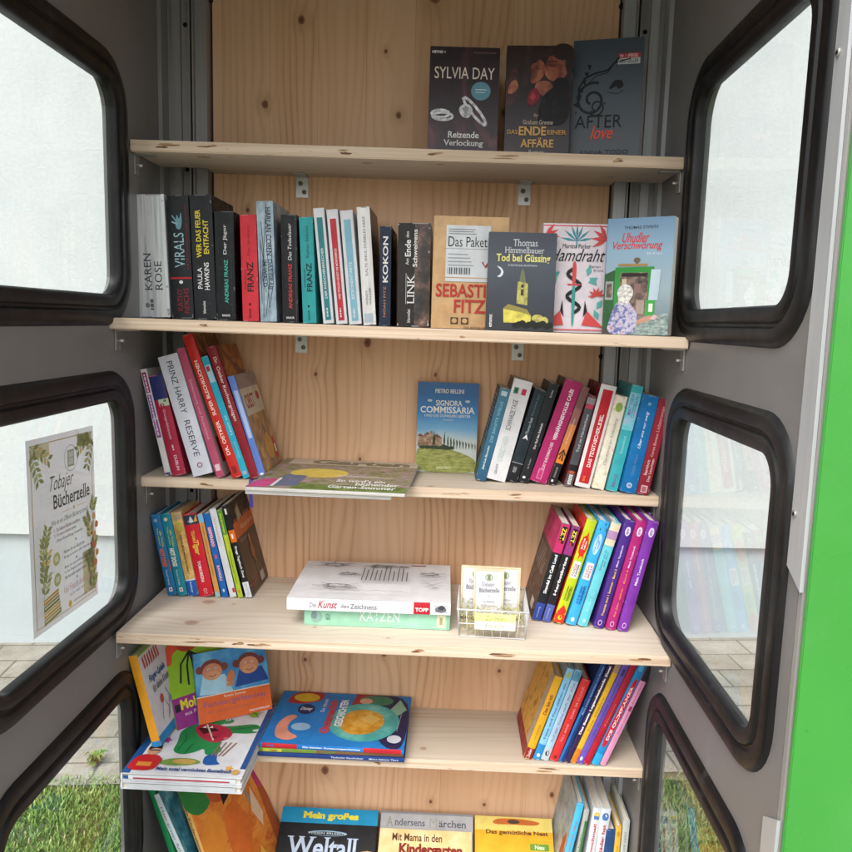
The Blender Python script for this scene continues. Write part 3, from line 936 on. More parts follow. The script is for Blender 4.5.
MAPS = {  # columns: canonical thickness, depth (spine to fore-edge), height
    'stand': Matrix(((1, 0, 0), (0, 1, 0), (0, 0, 1))),
    'face': Matrix(((0, 1, 0), (-1, 0, 0), (0, 0, 1))),
    'flat_spine': Matrix(((0, 0, -1), (0, 1, 0), (1, 0, 0))),
    'flat_foot': Matrix(((0, 1, 0), (0, 0, 1), (1, 0, 0))),
}
CAP = {}
def book(name, label, group, loc, rot, t, d, h, col, ops=None, kind='hard', mode='stand', off=(0, 0, 0), spine=None, pages=True, cat="book", back=None, R_=None):
    """a book as cover (boards, spine and the print on them) and page block; canonical box 0..t, 0..d, 0..h shifted by off"""
    ops = ops or {}
    root = empty(name, loc, rot)
    if R_ is not None:
        root.rotation_euler = R_.to_euler()
    tag(root, label, cat, group)
    Mx = MAPS[mode]
    o = Vector(off)
    def X(p): return Mx @ (Vector(p) + o)
    hard = kind == 'hard'
    bt = min(.0022, t * .16) if hard else min(.0007, t * .12)
    ov = .003 if hard else .0003
    bulge = (.0016 if hard else .0005) * min(1, t / .02)
    def shape(u): return bulge * (1 - (2 * u - 1) ** 2)
    mb = MB()
    cb = back or col
    cs = spine or col
    def slab(a0, a1, b0, b1, m, bev=0):
        sub = MB(); sub.box((a0, b0, 0), (a1, b1, h), m, bev)
        mb.mesh([X(p) for p in sub.v], sub.f, m)
    slab(0, bt, bt, d, cb, min(.0006, bt * .3)); slab(t - bt, t, bt, d, col, min(.0006, bt * .3))
    # spine: gently rounded slab
    n = 8
    prof = [(t * k / n, -shape(k / n)) for k in range(n + 1)]
    vs_ = [X((a, b, z)) for z in (0, h) for a, b in prof] + [X((a, bt * .98, z)) for z in (0, h) for a in (0, t)]
    fs = [(k, k + 1, n + 2 + k, n + 1 + k) for k in range(n)]
    N0 = 2 * (n + 1)
    mb.mesh(vs_, fs, cs, True)
    mb.mesh(vs_, [tuple(range(n, -1, -1)) + (N0, N0 + 1), tuple(range(n + 1, 2 * n + 2)) + (N0 + 3, N0 + 2), (N0 + 1, N0, N0 + 2, N0 + 3),
                  (0, n + 1, N0 + 2, N0), (N0 + 1, N0 + 3, 2 * n + 1, n)], cs)
    Md = Mx
    def fr(O, U, V, Nn): return (X(O), Md @ Vector(U), Md @ Vector(V), Md @ Vector(Nn))
    if 'spine' in ops: draw(mb, fr((0, 0, 0), (t, 0, 0), (0, 0, h), (0, -1, 0)), ops['spine'], shape)
    if 'front' in ops: draw(mb, fr((t, 0, 0), (0, d, 0), (0, 0, h), (1, 0, 0)), ops['front'])
    if 'back' in ops: draw(mb, fr((0, d, 0), (0, -d, 0), (0, 0, h), (-1, 0, 0)), ops['back'])
    if 'flatv' in ops: draw(mb, fr((t, 0, h), (0, 0, -h), (0, d, 0), (1, 0, 0)), ops['flatv'])   # lying, spine towards the viewer
    if 'foot' in ops: draw(mb, fr((0, 0, 0), (0, d, 0), (t, 0, 0), (0, 0, -1)), ops['foot'])
    mb.build("cover", root)
    pb = MB()
    g_ = .0002
    sub = MB(); sub.box((bt + g_, bt + g_, ov), (t - bt - g_, d - ov, h - ov), M_black)
    ax = max(range(3), key=lambda r: abs(Mx[r][0]))
    pb.mesh([X(p) for p in sub.v], sub.f, page_mat(ax))
    pb.build("page_block", root)
    return root

def shelved(id_, name, label, col, sp_ops, kind='hard', front=None, back=None, group=None, spine=None, bcol=None):
    x, y, z, lean, t, h, d, gr = POSE[id_]
    t, d, h = t - .0006, d, h
    rw = random.Random(id_)
    base = (spine or col)
    base = base if base.startswith('#') else '#8a8a8a'
    wc = '#' + ''.join('%02x' % int(int(base[k:k + 2], 16) * .6 + 215 * .4) for k in (1, 3, 5))
    wear = []
    for _ in range(rw.randint(3, 7)):
        u, v = rw.choice((.0, .93)), rw.choice((rw.uniform(0, .05), rw.uniform(.93, .985), rw.uniform(.05, .93)))
        wear.append(('r', u, v, u + rw.uniform(.03, .07), min(1, v + rw.uniform(.004, .03)), wc))
    for v in (0, .991):
        u0 = rw.uniform(0, .5)
        wear.append(('r', u0, v, min(1, u0 + rw.uniform(.2, .6)), v + .008, wc))
    ops = {'spine': sp_ops + wear}
    if front: ops['front'] = front
    if back: ops['back'] = back
    off = (0, 0, 0) if lean <= 0 else (-t, 0, 0)
    return book(name, label, GROUPS[gr], (x, y, z), (0, lean, 0), t, d, h, col, ops, kind, 'stand', off, spine=spine, back=bcol)
GROUPS = {'b': "books standing on the second shelf", 'c': "books leaning at the left of the third shelf", 'd': "books leaning at the right of the third shelf",
          'e': "books leaning at the left of the fourth shelf", 'g': "books leaning at the right of the fourth shelf",
          'h': "books leaning at the right of the fifth shelf", 'k': "books standing at the bottom right", 'l': "books leaning at the bottom left"}

def faced(id_, name, label, group, col, ops, t=.018, kind='soft', dz=0.0, **kw):
    x, y, z, yaw, bk, roll, w, h = FPOSE[id_]
    Rm = Matrix.Rotation(yaw, 3, 'Z') @ Matrix.Rotation(-bk, 3, 'X') @ Matrix.Rotation(roll, 3, 'Y')
    o = {'front': ops} if isinstance(ops, list) else ops
    return book(name, label, group, (x, y, z + dz), (0, 0, 0), t, w, h, col, o, kind, 'face', (-t, -w / 2, 0), R_=Rm, **kw)

# prints that are pictures
pic('silver_sheen', [(.3, '#b4b9bd'), (.45, '#dde1e4'), (.55, '#f4f6f7'), (.7, '#c4c9cd')], 16, (5, 3, .2), .30)  # rounded spine's sheen put into the colour as pale streaks
_mats['silver_sheen'].node_tree.nodes["Principled BSDF"].inputs["Metallic"].default_value = .35
pic('bark_blue', [(.3, '#4d5d6b'), (.5, '#93a9b6'), (.7, '#c2d2da')], 40, (1, 1, .5))
pic('dark_ruin', [(.35, '#1c1a1b'), (.5, '#3b302c'), (.62, '#6f5344'), (.75, '#a08b80')], 38)
pic('pale_sheen', [(.3, '#b8b6b4'), (.5, '#dedddb'), (.7, '#f0f0ee')], 14, (3, 3, .4), .25)
pic('kraft', [(.3, '#b08a5a'), (.55, '#c8a06c'), (.75, '#d2ad7c')], 30)
pic('couple', [(.35, '#140b0c'), (.5, '#221010'), (.62, '#43201b'), (.76, '#6e3f30')], 14, dist=.8)
pic('wine_silk', [(.3, '#1a1114'), (.5, '#2c1a1e'), (.62, '#5b2f34'), (.75, '#7d4a45')], 12, (1, 1, .6), dist=1.5)
pic('cake_food', [(.32, '#3d2417'), (.48, '#7c4c28'), (.6, '#b5793d'), (.72, '#d8a862'), (.82, '#e9d7ae')], 34, dist=.6)
pic('roast_food', [(.32, '#3a1c10'), (.46, '#7b3d1a'), (.58, '#b9702f'), (.70, '#c98f56'), (.8, '#ddc7a0')], 28, dist=.8)
pic('fruit_food', [(.3, '#4a382c'), (.45, '#8a6a52'), (.57, '#b48a5e'), (.68, '#d8b45e'), (.8, '#d9cfc4')], 36, dist=.6)
pic('garden', [(.30, '#3d4a34'), (.42, '#66704c'), (.50, '#8f8a66'), (.57, '#8a7c84'), (.66, '#b58aa0'), (.78, '#d9cda6')], 75, (1, 1.6, 1), dist=.3)
pic('meadow', [(.3, '#33501f'), (.5, '#557232'), (.7, '#8a9c58')], 40)
pic('tan_print', [(.3, '#a67d43'), (.5, '#c69c58'), (.62, '#d9b675'), (.74, '#8a6a35')], 60)
pic('cream_flowers', [(.3, '#8f9a58'), (.42, '#d9d2bb'), (.55, '#e6dfcd'), (.66, '#d89a9a'), (.76, '#b8323c')], 48)
pic('blossom', [(.35, '#4fb3bd'), (.5, '#6cc4cc'), (.62, '#a2b6d0'), (.75, '#b07ab4')], 60)
pic('brown_photo', [(.32, '#221712'), (.5, '#3c2a20'), (.66, '#574033'), (.8, '#6f5643')], 22)
pic('dark_photo', [(.35, '#16181c'), (.52, '#2e2f33'), (.68, '#5a4d45'), (.8, '#8a7462')], 30)
pic('wimmel', [(.3, '#7a4a1c'), (.44, '#c28a26'), (.56, '#dba83a'), (.68, '#c9762c'), (.78, '#7e8a3c')], 55)
pic('blue_pages', [(.3, '#5d6d74'), (.5, '#8496a0'), (.7, '#a7b7be')], 40)
pic('orange_paint', [(.3, '#8a3f1a'), (.45, '#c76a24'), (.58, '#dd8f3e'), (.7, '#c8582e'), (.82, '#eebc6a')], 18, dist=1.2)
pic('sea_cover', [(.3, '#1c4a5e'), (.5, '#3b8aa0'), (.66, '#8fc0c8'), (.8, '#d6e2dc')], 24)
pic('floral_blouse', [(.3, '#3b4378'), (.45, '#6f74a4'), (.56, '#c9c6d6'), (.68, '#a4586c'), (.8, '#e6e0e4')], 150)
pic('headscarf', [(.35, '#8d8a86'), (.5, '#c8c4bf'), (.62, '#efece8'), (.8, '#7f7a76')], 190)
pic('cobbles', [(.35, '#5f6f6c'), (.55, '#8fa19c'), (.75, '#bccac4')], 130, (1, 1, 2))
pic('shop_dark', [(.35, '#2a2220'), (.5, '#5e4a40'), (.62, '#8a7264'), (.78, '#c2ae9a')], 90)
pic('blue_paint', [(.3, '#1d5f9e'), (.5, '#3d93c9'), (.66, '#7cc0dd'), (.8, '#bfe2ec')], 16)
pic('sketch_paper', [(.3, '#c9c8ca'), (.6, '#d8d8da'), (.8, '#e2e2e3')], 20)
pic('straw', [(.3, '#8a8a3c'), (.5, '#b9b45c'), (.7, '#d8cf86')], 90)
pic('comic_red', [(.35, '#c21f22'), (.55, '#e23c2c'), (.66, '#e8a33a'), (.78, '#3c7ab8')], 60, interp='CONSTANT')
pic('comic_blue', [(.35, '#2f8fd0'), (.55, '#49a8e0'), (.68, '#a6d6f0'), (.80, '#e6b04a')], 60, interp='CONSTANT')
pic('sand_sky', [(.3, '#c9a86a'), (.5, '#dcc08a'), (.7, '#e8d6ae')], 20)
pic('skin', [(.3, '#38180f'), (.46, '#6e3626'), (.58, '#95553c'), (.72, '#b57a58')], 30, dist=.9)
pic('hair', [(.35, '#140c0a'), (.55, '#2a1712'), (.75, '#4a2c20')], 40, (1, 1, .3))
pic('lit_stone', [(.3, '#6d6a34'), (.5, '#b0a850'), (.68, '#d2c664'), (.85, '#8a8440')], 90)
pic('lit_wall', [(.3, '#8c842e'), (.5, '#cfc246'), (.7, '#e2d66a')], 60)
pic('grassland', [(.3, '#5f6e30'), (.5, '#93984e'), (.68, '#b4b06c')], 60, (1, 1, 4))
pic('tree_dark', [(.3, '#18260f'), (.55, '#2f4220'), (.75, '#566a38')], 140)
pic('village', [(.3, '#5a4238'), (.5, '#98785f'), (.66, '#c2a78c'), (.8, '#7a4a3c')], 120)
pic('ring_metal', [(.3, '#7d7d84'), (.5, '#c6c6cc'), (.7, '#f0f0f2')], 120)
pic('fur_ochre', [(.3, '#a8701c'), (.5, '#cf9428'), (.7, '#e4b75c')], 40)
pic('teal_paint', [(.3, '#2f8480'), (.5, '#46a4a0'), (.7, '#7cc4ba')], 24)
pic('planet', [(.3, '#a8734a'), (.5, '#c9986a'), (.7, '#e0bd94')], 30, (1, 4, 4))
grad('village_sky', 2, .06, .15, [(0, '#c9d2cc'), (.25, '#6fa9cf'), (.6, '#2f7dbb'), (1, '#1f5c94')], var=.2)
grad('night_tower', 2, .0, .15, [(0, '#12141c'), (.35, '#232a36'), (.7, '#39424e'), (1, '#232b38')], var=.3)
grad('kiosk_sky', 2, .0, .18, [(0, '#5a6a72'), (.4, '#92a6ae'), (.72, '#86a6bc'), (1, '#6488a8')], var=.12)
grad('after_grey', 2, .0, .2, [(0, '#343b43'), (.5, '#434d58'), (1, '#38414b')], var=.2)
grad('wave_sea', 2, .0, .17, [(0, '#1d5070'), (.5, '#2f6a88'), (1, '#39738c')], var=.35, scale=50)

W, K, DR = '#e4e4e2', '#17171a', '#8c2028'
def small(v0, v1, c, n=1, u0=.35, u1=.6, seed=1):
    rr = random.Random(seed); out = []; v = v0
    while v < v1:
        l = rr.uniform(.012, .035); out.append(('r', u0, v, u1, min(v1, v + l), c)); v += l + .007
    return out
# ---- top shelf, face out
TOP = "paperbacks shown face out on the top shelf"
faced('a1', "paperback", "dark paperback with two jewelled rings below the large white author name", TOP, 'wine_silk', [
    ('t', "HEYNE <", .03, .935, .22, .96, W, 'h', .02), ('t', "DEUTSCHE ERSTAUSGABE", .62, .94, .94, .957, '#8a6a62'),
    ('t', "SYLVIA DAY", .07, .70, .93, .81, '#ddd2c4', 'h', 0), ('e', .74, .59, .14, .088, '#5e8c9c'), ('r', .66, .60, .82, .607, '#cfdade'), ('r', .66, .575, .8, .58, '#cfdade'),
    ('l', [(.17 + .13 * math.cos(a / 12 * 6.283), .37 + .035 * math.sin(a / 12 * 6.283)) for a in range(13)], .004, 'ring_metal'),
    ('l', [(.20 + .15 * math.cos(a / 12 * 6.283), .345 + .035 * math.sin(a / 12 * 6.283)) for a in range(13)], .004, 'ring_metal'),
    ('l', [(.66 + .17 * math.cos(a / 12 * 6.283), .40 + .05 * math.sin(a / 12 * 6.283) - .12 * math.cos(a / 12 * 6.283)) for a in range(13)], .0045, 'ring_metal'),
    ('p', [(.42, .42), (.50, .47), (.60, .46), (.64, .40), (.58, .33), (.48, .34)], 'ring_metal'), ('p', [(.47, .42), (.53, .45), (.58, .43), (.55, .36)], '#9a9aa0'),
    ('t', "~Reizende", .28, .145, .73, .205, W, 'h', .01), ('t', "~Verlockung", .22, .055, .80, .125, W, 'h', .01)], .026)
faced('a2', "paperback", "dark paperback with gold title capitals under an embracing couple", TOP, 'couple', [
    ('p', [(.0, .62), (.1, .80), (.30, .92), (.42, 1), (.0, 1)], 'hair'), ('p', [(.58, .74), (.60, .84), (.66, .92), (.78, .94), (.92, .88), (.95, .76), (.84, .68), (.68, .68)], 'skin'), ('p', [(.58, .92), (.62, 1), (1, 1), (1, .84), (.93, .80), (.90, .88), (.78, .93), (.66, .90)], 'hair'),
    ('p', [(.84, .76), (.87, .82), (.91, .80), (.90, .74)], '#8a5642'), ('p', [(.34, .70), (.38, .82), (.46, .88), (.56, .86), (.605, .79), (.575, .73), (.50, .67), (.40, .65)], 'skin'), ('p', [(.14, .62), (.22, .86), (.38, .95), (.54, .93), (.50, .88), (.40, .85), (.35, .76), (.33, .64)], 'hair'),
    ('e', .86, .945, .17, .075, 'hair'), ('e', .97, .86, .07, .12, 'hair'), ('e', .72, .955, .10, .045, 'hair'), ('e', .36, .90, .15, .07, 'hair'), ('e', .31, .77, .075, .15, 'hair'), ('p', [(.575, .80), (.545, .77), (.60, .755), (.63, .79)], 'skin'), ('p', [(.70, .66), (.80, .72), (.96, .70), (1, .56), (.84, .54)], '#1a1416'),
    ('l', [(.45, .80), (.50, .785), (.54, .79)], .0010, '#2a1410'), ('l', [(.66, .82), (.71, .81), (.76, .825)], .0010, '#2a1410'), ('l', [(.64, .855), (.71, .86), (.78, .85)], .0014, '#2a1410'), ('p', [(.555, .745), (.585, .765), (.60, .75), (.575, .735)], '#7a2f2c'), ('p', [(.42, .62), (.50, .68), (.66, .68), (.74, .62), (.6, .52)], 'skin'),
    ('p', [(.02, .56), (.06, .66), (.16, .70), (.20, .62), (.12, .56)], 'skin'), ('p', [(.32, .50), (.38, .60), (.48, .62), (.54, .54), (.46, .47), (.38, .45)], '#7c2430'), ('p', [(.36, .53), (.42, .58), (.47, .54), (.42, .50)], '#a83a44'), ('p', [(.48, .28), (.54, .52), (.70, .62), (.98, .70), (1, .28)], '#16151a'),
    ('t', "by", .44, .345, .52, .385, '#b8a592', 'h', 0, .3), ('t', "~Graham Greene", .28, .285, .74, .325, '#cdbfae', 'h', 0),
    ('t', "~DAS", .04, .195, .20, .235, '#c99a55', 'h', .01), ('t', "~ENDE", .22, .185, .64, .265, '#d6a860', 'h', .02), ('t', "~EINER", .66, .195, .96, .235, '#c99a55', 'h', .01),
    ('t', "~AFFÄRE", .24, .075, .76, .165, '#d6a860', 'h', .02), ('t', "~Roman", .38, .015, .62, .05, '#d8d2c8')], .026)
sw = lambda cx, cy, r, n, s: [(cx + r * (1 - k / n * .8) * math.cos(s + k / n * 9.4), cy + .62 * r * (1 - k / n * .8) * math.sin(s + k / n * 9.4)) for k in range(n + 1)]
faced('a3', "paperback", "tall blue-grey paperback with a black scroll ornament and a red bestseller tag", TOP, 'after_grey', [
    ('r', .64, .835, .95, .875, '#a8313a'), ('r', .64, .785, .95, .835, '#b6babd'), ('t', "Nr. 1 SPIEGEL", .67, .843, .92, .867, W), ('t', "BESTSELLER", .67, .795, .93, .825, '#3a3f45', 'h', .01),
    ('l', sw(.30, .50, .24, 44, 1.2), .0042, K), ('l', sw(.37, .44, .12, 30, 3.6), .0028, K), ('l', [(.12, .50), (.10, .60), (.18, .68), (.32, .72), (.50, .74), (.66, .84)], .0032, K),
    ('l', [(.20, .62), (.34, .70), (.50, .72), (.60, .80), (.82, .83)], .0016, K)] +
    [('p', [(.10 + .03 * k, .44 + .06 * k), (.03 + .035 * k, .47 + .065 * k), (.12 + .03 * k, .49 + .06 * k)], K) for k in range(6)] + [
    ('p', [(.52, .58), (.60, .66), (.72, .655), (.74, .60), (.66, .58), (.64, .61), (.58, .59)], K), ('l', [(.52, .56), (.66, .545), (.74, .57)], .001, K), ('e', .48, .47, .014, .009, K), ('e', .08, .40, .012, .008, K), ('e', .30, .41, .01, .007, K),
    ('t', "AFTER", .07, .27, .74, .375, '#101216', 'h', .0), ('t', "love", .30, .175, .62, .285, '#e0503f', 'h', .012, .35),
    ('t', "ANNA TODD", .15, .05, .85, .085, '#272c33')], .022)
# ---- second shelf, spines
shelved('b1', "hardcover_book", "thick silver hardcover at the left end of the second shelf", 'silver_sheen', [
    ('t', "~KAREN", .28, .22, .50, .53, '#3c3f43', 'u'), ('t', "~ROSE", .60, .22, .82, .46, '#3c3f43', 'u'), ('t', "TODESSCHUSS", .50, .56, .62, .88, '#f2f2f2', 'u', .01), ('e', .33, .10, .07, .02, '#7c8084')] + small(.06, .15, '#6d7074', u0=.42, u1=.52))
shelved('b2', "hardcover_book", "black hardcover with pale blue title and red band beside the silver book", '#1f2226', [
    ('t', "VIRALS", .25, .42, .72, .70, '#9fc3cc', 'u', .0), ('p', [(.35, .74), (.45, .86), (.55, .80), (.65, .88), (.68, .78), (.58, .72)], '#6f9aa8'), ('l', [(.2, .79), (.45, .77)], .0025, '#9fc3cc'), ('l', [(.22, .84), (.5, .77)], .002, '#7fa6b2'),
    ('t', "NUR DIE TOTEN KÖNNEN NICHT VERGESSEN", .80, .40, .90, .92, '#8a2830', 'u'), ('r', 0, .325, 1, .34, '#b02a32'), ('e', .5, .30, .09, .014, W),
    ('t', "~KATHY", .30, .06, .52, .25, '#8e2730', 'u'), ('t', "~REICHS", .60, .04, .82, .25, '#8e2730', 'u')])
shelved('b3', "hardcover_book", "black hardcover with yellow two-line title and white author name", '#1d2024', [
    ('t', "WER DAS FEUER", .22, .50, .46, .88, '#e6cf3c', 'u', .015), ('t', "ENTFACHT", .56, .53, .80, .80, '#e6cf3c', 'u', .015), ('t', "PAULA", .22, .25, .44, .42, W, 'u', .01), ('t', "HAWKINS", .54, .24, .76, .46, W, 'u', .01), ('t', "blanvalet", .40, .05, .54, .15, W, 'u')])
shelved('b4', "hardcover_book", "black hardcover with turquoise author name next to the red spine", '#15171a', [
    ('t', "ANDREAS FRANZ", .46, .16, .66, .56, '#49b3a3', 'u', .015), ('t', "~Der Jäger", .44, .61, .66, .88, W, 'u', 0), ('t', "KNAUR", .30, .035, .72, .055, W, 'h', .02), ('r', .18, .0, .20, 1, '#2c2f33'), ('r', .84, 0, .86, 1, '#2c2f33')])
shelved('b5', "paperback", "bright red paperback with black lettering between two dark spines", '#cf2f3c', [
    ('t', "FRANZ", .34, .28, .74, .56, '#20181a', 'u', .02), ('t', "ANDREAS", .18, .30, .28, .48, '#3a1418', 'u'), ('t', "Das Syndrom", .40, .62, .62, .90, '#8e1d28', 'u'), ('t', "KNAUR", .40, .03, .54, .12, K, 'u', .01), ('e', .47, .16, .07, .012, K)], 'soft')
shelved('b6', "paperback", "pale blue paperback printed with bare branches between red and black spines", 'bark_blue', [
    ('t', "~HARLAN COBEN", .52, .55, .84, .95, '#26323c', 'd', .01), ('t', "~DAS GRAB", .58, .27, .84, .52, '#33515c', 'd', .01), ('t', "~IM WALD", .24, .29, .50, .52, '#33515c', 'd', .01)] +
    [('l', [(random.uniform(.1, .9), random.uniform(.0, .3)), (random.uniform(.1, .9), random.uniform(.3, .6)), (random.uniform(.1, .9), random.uniform(.6, 1))], .0008, '#2c3a44') for _ in range(6)], 'soft')
shelved('b7', "paperback", "black paperback with red author name and white script title", '#17181b', [
    ('t', "ANDREAS FRANZ", .42, .13, .64, .55, '#d23a3c', 'u', .015), ('t', "Das Todeslauer", .42, .58, .64, .92, W, 'u', 0, .2), ('t', "KNAUR", .25, .035, .75, .055, W, 'h', .02), ('r', .86, 0, .92, 1, '#3a3c40')], 'soft')
shelved('b8', "paperback", "turquoise paperback with black lettering beside three white spines", '#2d9fa0', [
    ('t', "FRANZ", .40, .30, .80, .57, '#16282a', 'u', .02), ('t', "ANDREAS", .20, .34, .32, .52, '#16282a', 'u'), ('t', "Kalter Schnitt", .42, .62, .64, .92, '#14504f', 'u'), ('t', "KNAUR", .40, .03, .54, .12, K, 'u', .01), ('e', .47, .16, .07, .012, K)], 'soft')
for bid, pc, tx, lab, sd in (('b9', '#2f7f84', "DER KNOCHENBRECHER", "slim white paperback with a dark teal spine panel", 3), ('b10', '#bb2f3c', "UND TÄGLICH GRÜSST DIE MÖRDERMITZI", "slim white paperback with a crimson spine panel", 4), ('b11', '#7fb4c6', "ZITRONENTARTE", "slim white paperback with a pale blue spine panel", 5)):
    shelved(bid, "paperback", lab, '#dadcdf', [('r', .24, .03, .78, .92, pc), ('t', tx, .38, .22, .60, .66 if bid != 'b11' else .55, W, 'u', .01)] + small(.06, .14, '#d8d8d8', u0=.42, u1=.54, seed=sd), 'soft')
shelved('b12', "hardcover_book", "glossy white and silver hardcover with grey lettering left of the navy spine", 'pale_sheen', [
    ('t', "~KALTE SEELE, DUNKLES HERZ", .40, .42, .62, .92, '#55534f', 'u'), ('t', "~WENDY", .32, .17, .48, .30, '#55534f', 'u'), ('t', "~WALKER", .58, .17, .74, .32, '#55534f', 'u'), ('r', .12, .02, .8, .10, '#aebcc6')], front=[('r', 0, 0, 1, 1, 'brown_photo')])
shelved('b13', "paperback", "narrow navy paperback with bold white title beside the glossy white one", '#1d2a40', [
    ('t', "KOKON", .28, .44, .74, .90, W, 'u', .02), ('t', "NOAH FITZ", .36, .09, .56, .40, '#cf8a4c', 'u')], 'soft', front=[('r', 0, 0, 1, 1, '#14171d')])
shelved('b14', "paperback", "very thick dark paperback with white title over a ruined stone photo", 'dark_ruin', [
    ('r', 0, 0, .52, 1, '#2a2625'), ('t', "~LINK", .30, .22, .52, .51, W, 'u', 0), ('t', "Am", .24, .60, .34, .66, W, 'u'), ('t', "Ende", .22, .68, .40, .84, W, 'u', .02), ('t', "des", .24, .86, .34, .92, W, 'u'), ('t', "Schweigens", .46, .58, .64, .94, W, 'u', .02), ('t', "blanvalet", .30, .04, .40, .17, W, 'u'), ('l', [(.26, .22), (.26, .52)], .0006, W)], 'soft')
# ---- second shelf, face out
SEC = "paperbacks shown face out on the second shelf"
faced('b15', "paperback", "kraft brown paperback with a white parcel label and red author name", SEC, 'kraft', [
    ('r', .17, .46, .76, .92, '#d6dadd'), ('r', .17, .71, .76, .715, '#8d9196'), ('t', "Das Paket", .20, .73, .72, .82, '#1d1f22', 'h', .0)] +
    lines(.20, .84, .60, .90, 3, '#8a9096', .4, .3, 3) + lines(.20, .56, .70, .69, 4, '#9fa5aa', .3, .5, 5) + [('r', .20 + .022 * k, .485, .20 + .022 * k + (.012 if k % 3 else .006), .545, '#3a3d40') for k in range(14)] + [
    ('r', .17, .42, .76, .45, '#cfd3d6'), ('l', [(.66, .60), (.70, .55), (.82, .68)], .0028, '#a83a30'),
    ('t', "SEBASTIAN", .05, .28, 1.0, .40, '#b5352c', 'h', .02), ('t', "FITZEK", .30, .14, .98, .26, '#b5352c', 'h', .02),
    ('r', .26, .04, .36, .10, '#4a3a28'), ('e', .31, .07, .035, .022, 'kraft'), ('r', .40, .04, .50, .10, '#4a3a28'), ('e', .45, .07, .035, .022, 'kraft'), ('t', "DER BESTSELLER", .44, .0, .74, .02, '#4a3a28')], .032)
faced('b16', "paperback", "near-black paperback with a floodlit yellow church tower and crescent moon", SEC, 'night_tower', [
    ('t', "~Thomas", .36, .86, .72, .93, '#c9ccd0', 'h', 0), ('t', "~Himmelbauer", .24, .79, .82, .85, '#c9ccd0', 'h', 0), ('t', "~Tod bei Güssing", .12, .68, .92, .78, '#e3dc7c', 'h', .02), ('t', "KRIMINALROMAN", .30, .655, .72, .675, '#c9ccd0'),
    ('p', [(.12, .66), (.20, .64), (.24, .59), (.20, .54), (.13, .545), (.19, .57), (.20, .61)], '#dfe2e6'),
    ('P', [(.44, .28), (.45, .50), (.47, .50), (.49, .60), (.515, .64), (.54, .60), (.57, .49), (.60, .48), (.60, .26)], 'lit_stone'), ('P', [(.47, .50), (.49, .60), (.515, .64), (.54, .60), (.57, .49)], '#6f7356'), ('r', .50, .36, .54, .42, '#3a3a26'), ('r', .50, .44, .54, .47, '#3a3a26'), ('r', .44, .42, .60, .425, '#77743f'),
    ('P', [(.26, .08), (.25, .22), (.32, .26), (.56, .20), (.66, .16), (.66, .08)], 'lit_wall'), ('P', [(.24, .22), (.32, .27), (.60, .22), (.66, .16), (.5, .19)], '#8d8440'), ('e', .76, .13, .09, .04, 'lit_stone'), ('e', .86, .10, .06, .05, 'lit_stone')] +
    [('e', .44 + .05 * k, .055 + .012 * (k % 3), .05, .03, '#14160f') for k in range(11)] + [('t', "emons:", .05, .03, .09, .16, W, 'u', .02)], .022)
leaf = lambda x, y, a, l, w: [(x, y), (x + l * .5 * math.cos(a) - w * math.sin(a), y + .62 * (l * .5 * math.sin(a) + w * math.cos(a))), (x + l * math.cos(a), y + .62 * l * math.sin(a)), (x + l * .5 * math.cos(a) + w * math.sin(a), y + .62 * (l * .5 * math.sin(a) - w * math.cos(a)))]
RC, TC = '#cf4a48', '#5aa8a0'
faced('b17', "paperback", "white paperback with teal leaves, red fans and a black snake round a dagger", SEC, '#dcd2d8', [
    ('r', 0, .975, 1, .985, RC)] + [('p', leaf(.52, .84, a, .26, .02), '#3f8c9a') for a in (.2, .7, 1.2, 1.57, 1.95, 2.45, 2.95)] + [('l', [(.52, .78), (.52, .96)], .002, '#3f8c9a')] +
    [('p', leaf(.02, .88, a, .24, .03), RC) for a in (-.5, 0, .45, .9)] + [('p', leaf(.99, .86, a, .26, .03), RC) for a in (2.1, 2.6, 3.1, 3.6)] + [
    ('t', "~Martina Parker", .30, .775, .74, .815, '#26262a', 'h', 0), ('t', "Hamdraht", .10, .655, .97, .77, '#17171a', 'h', .0, .45), ('t', "Garten", .72, .60, .90, .625, '#555'[:4] + '555'), ('t', "Krimi", .80, .565, .94, .59, '#555555')] +
    [('l', [(.50 + .10 * math.sin(k * .55), .18 + .018 * k) for k in range(24)], .0058, '#1c1e20'), ('p', [(.465, .62), (.50, .67), (.535, .62), (.525, .44), (.475, .44)], RC), ('p', [(.47, .44), (.53, .44), (.52, .10), (.50, .04), (.48, .10)], '#3f9a90'), ('r', .40, .435, .60, .45, RC)] +
    [('p', leaf(x, y, a, .17, .045), TC) for x, y, a in ((.14, .50, .6), (.16, .56, 2.2), (.22, .44, 1.9), (.72, .46, .5), (.70, .52, 1.3), (.86, .44, 2.4), (.20, .27, 2.0), (.86, .22, 1.0), (.9, .12, 2.0))] +
    [('p', leaf(.86, .34, a, .14, .02), RC) for a in (.2, .8, 1.4, 2.0, 2.6, 3.2)] + [('p', [(.05, .05), (.30, .20), (.36, .07)], RC), ('p', [(.98, .05), (.72, .20), (.64, .07)], RC), ('p', [(.30, .20), (.33, .30), (.36, .14)], K), ('p', [(.72, .20), (.68, .30), (.66, .14)], K), ('r', .04, .02, .96, .03, RC)], .022)
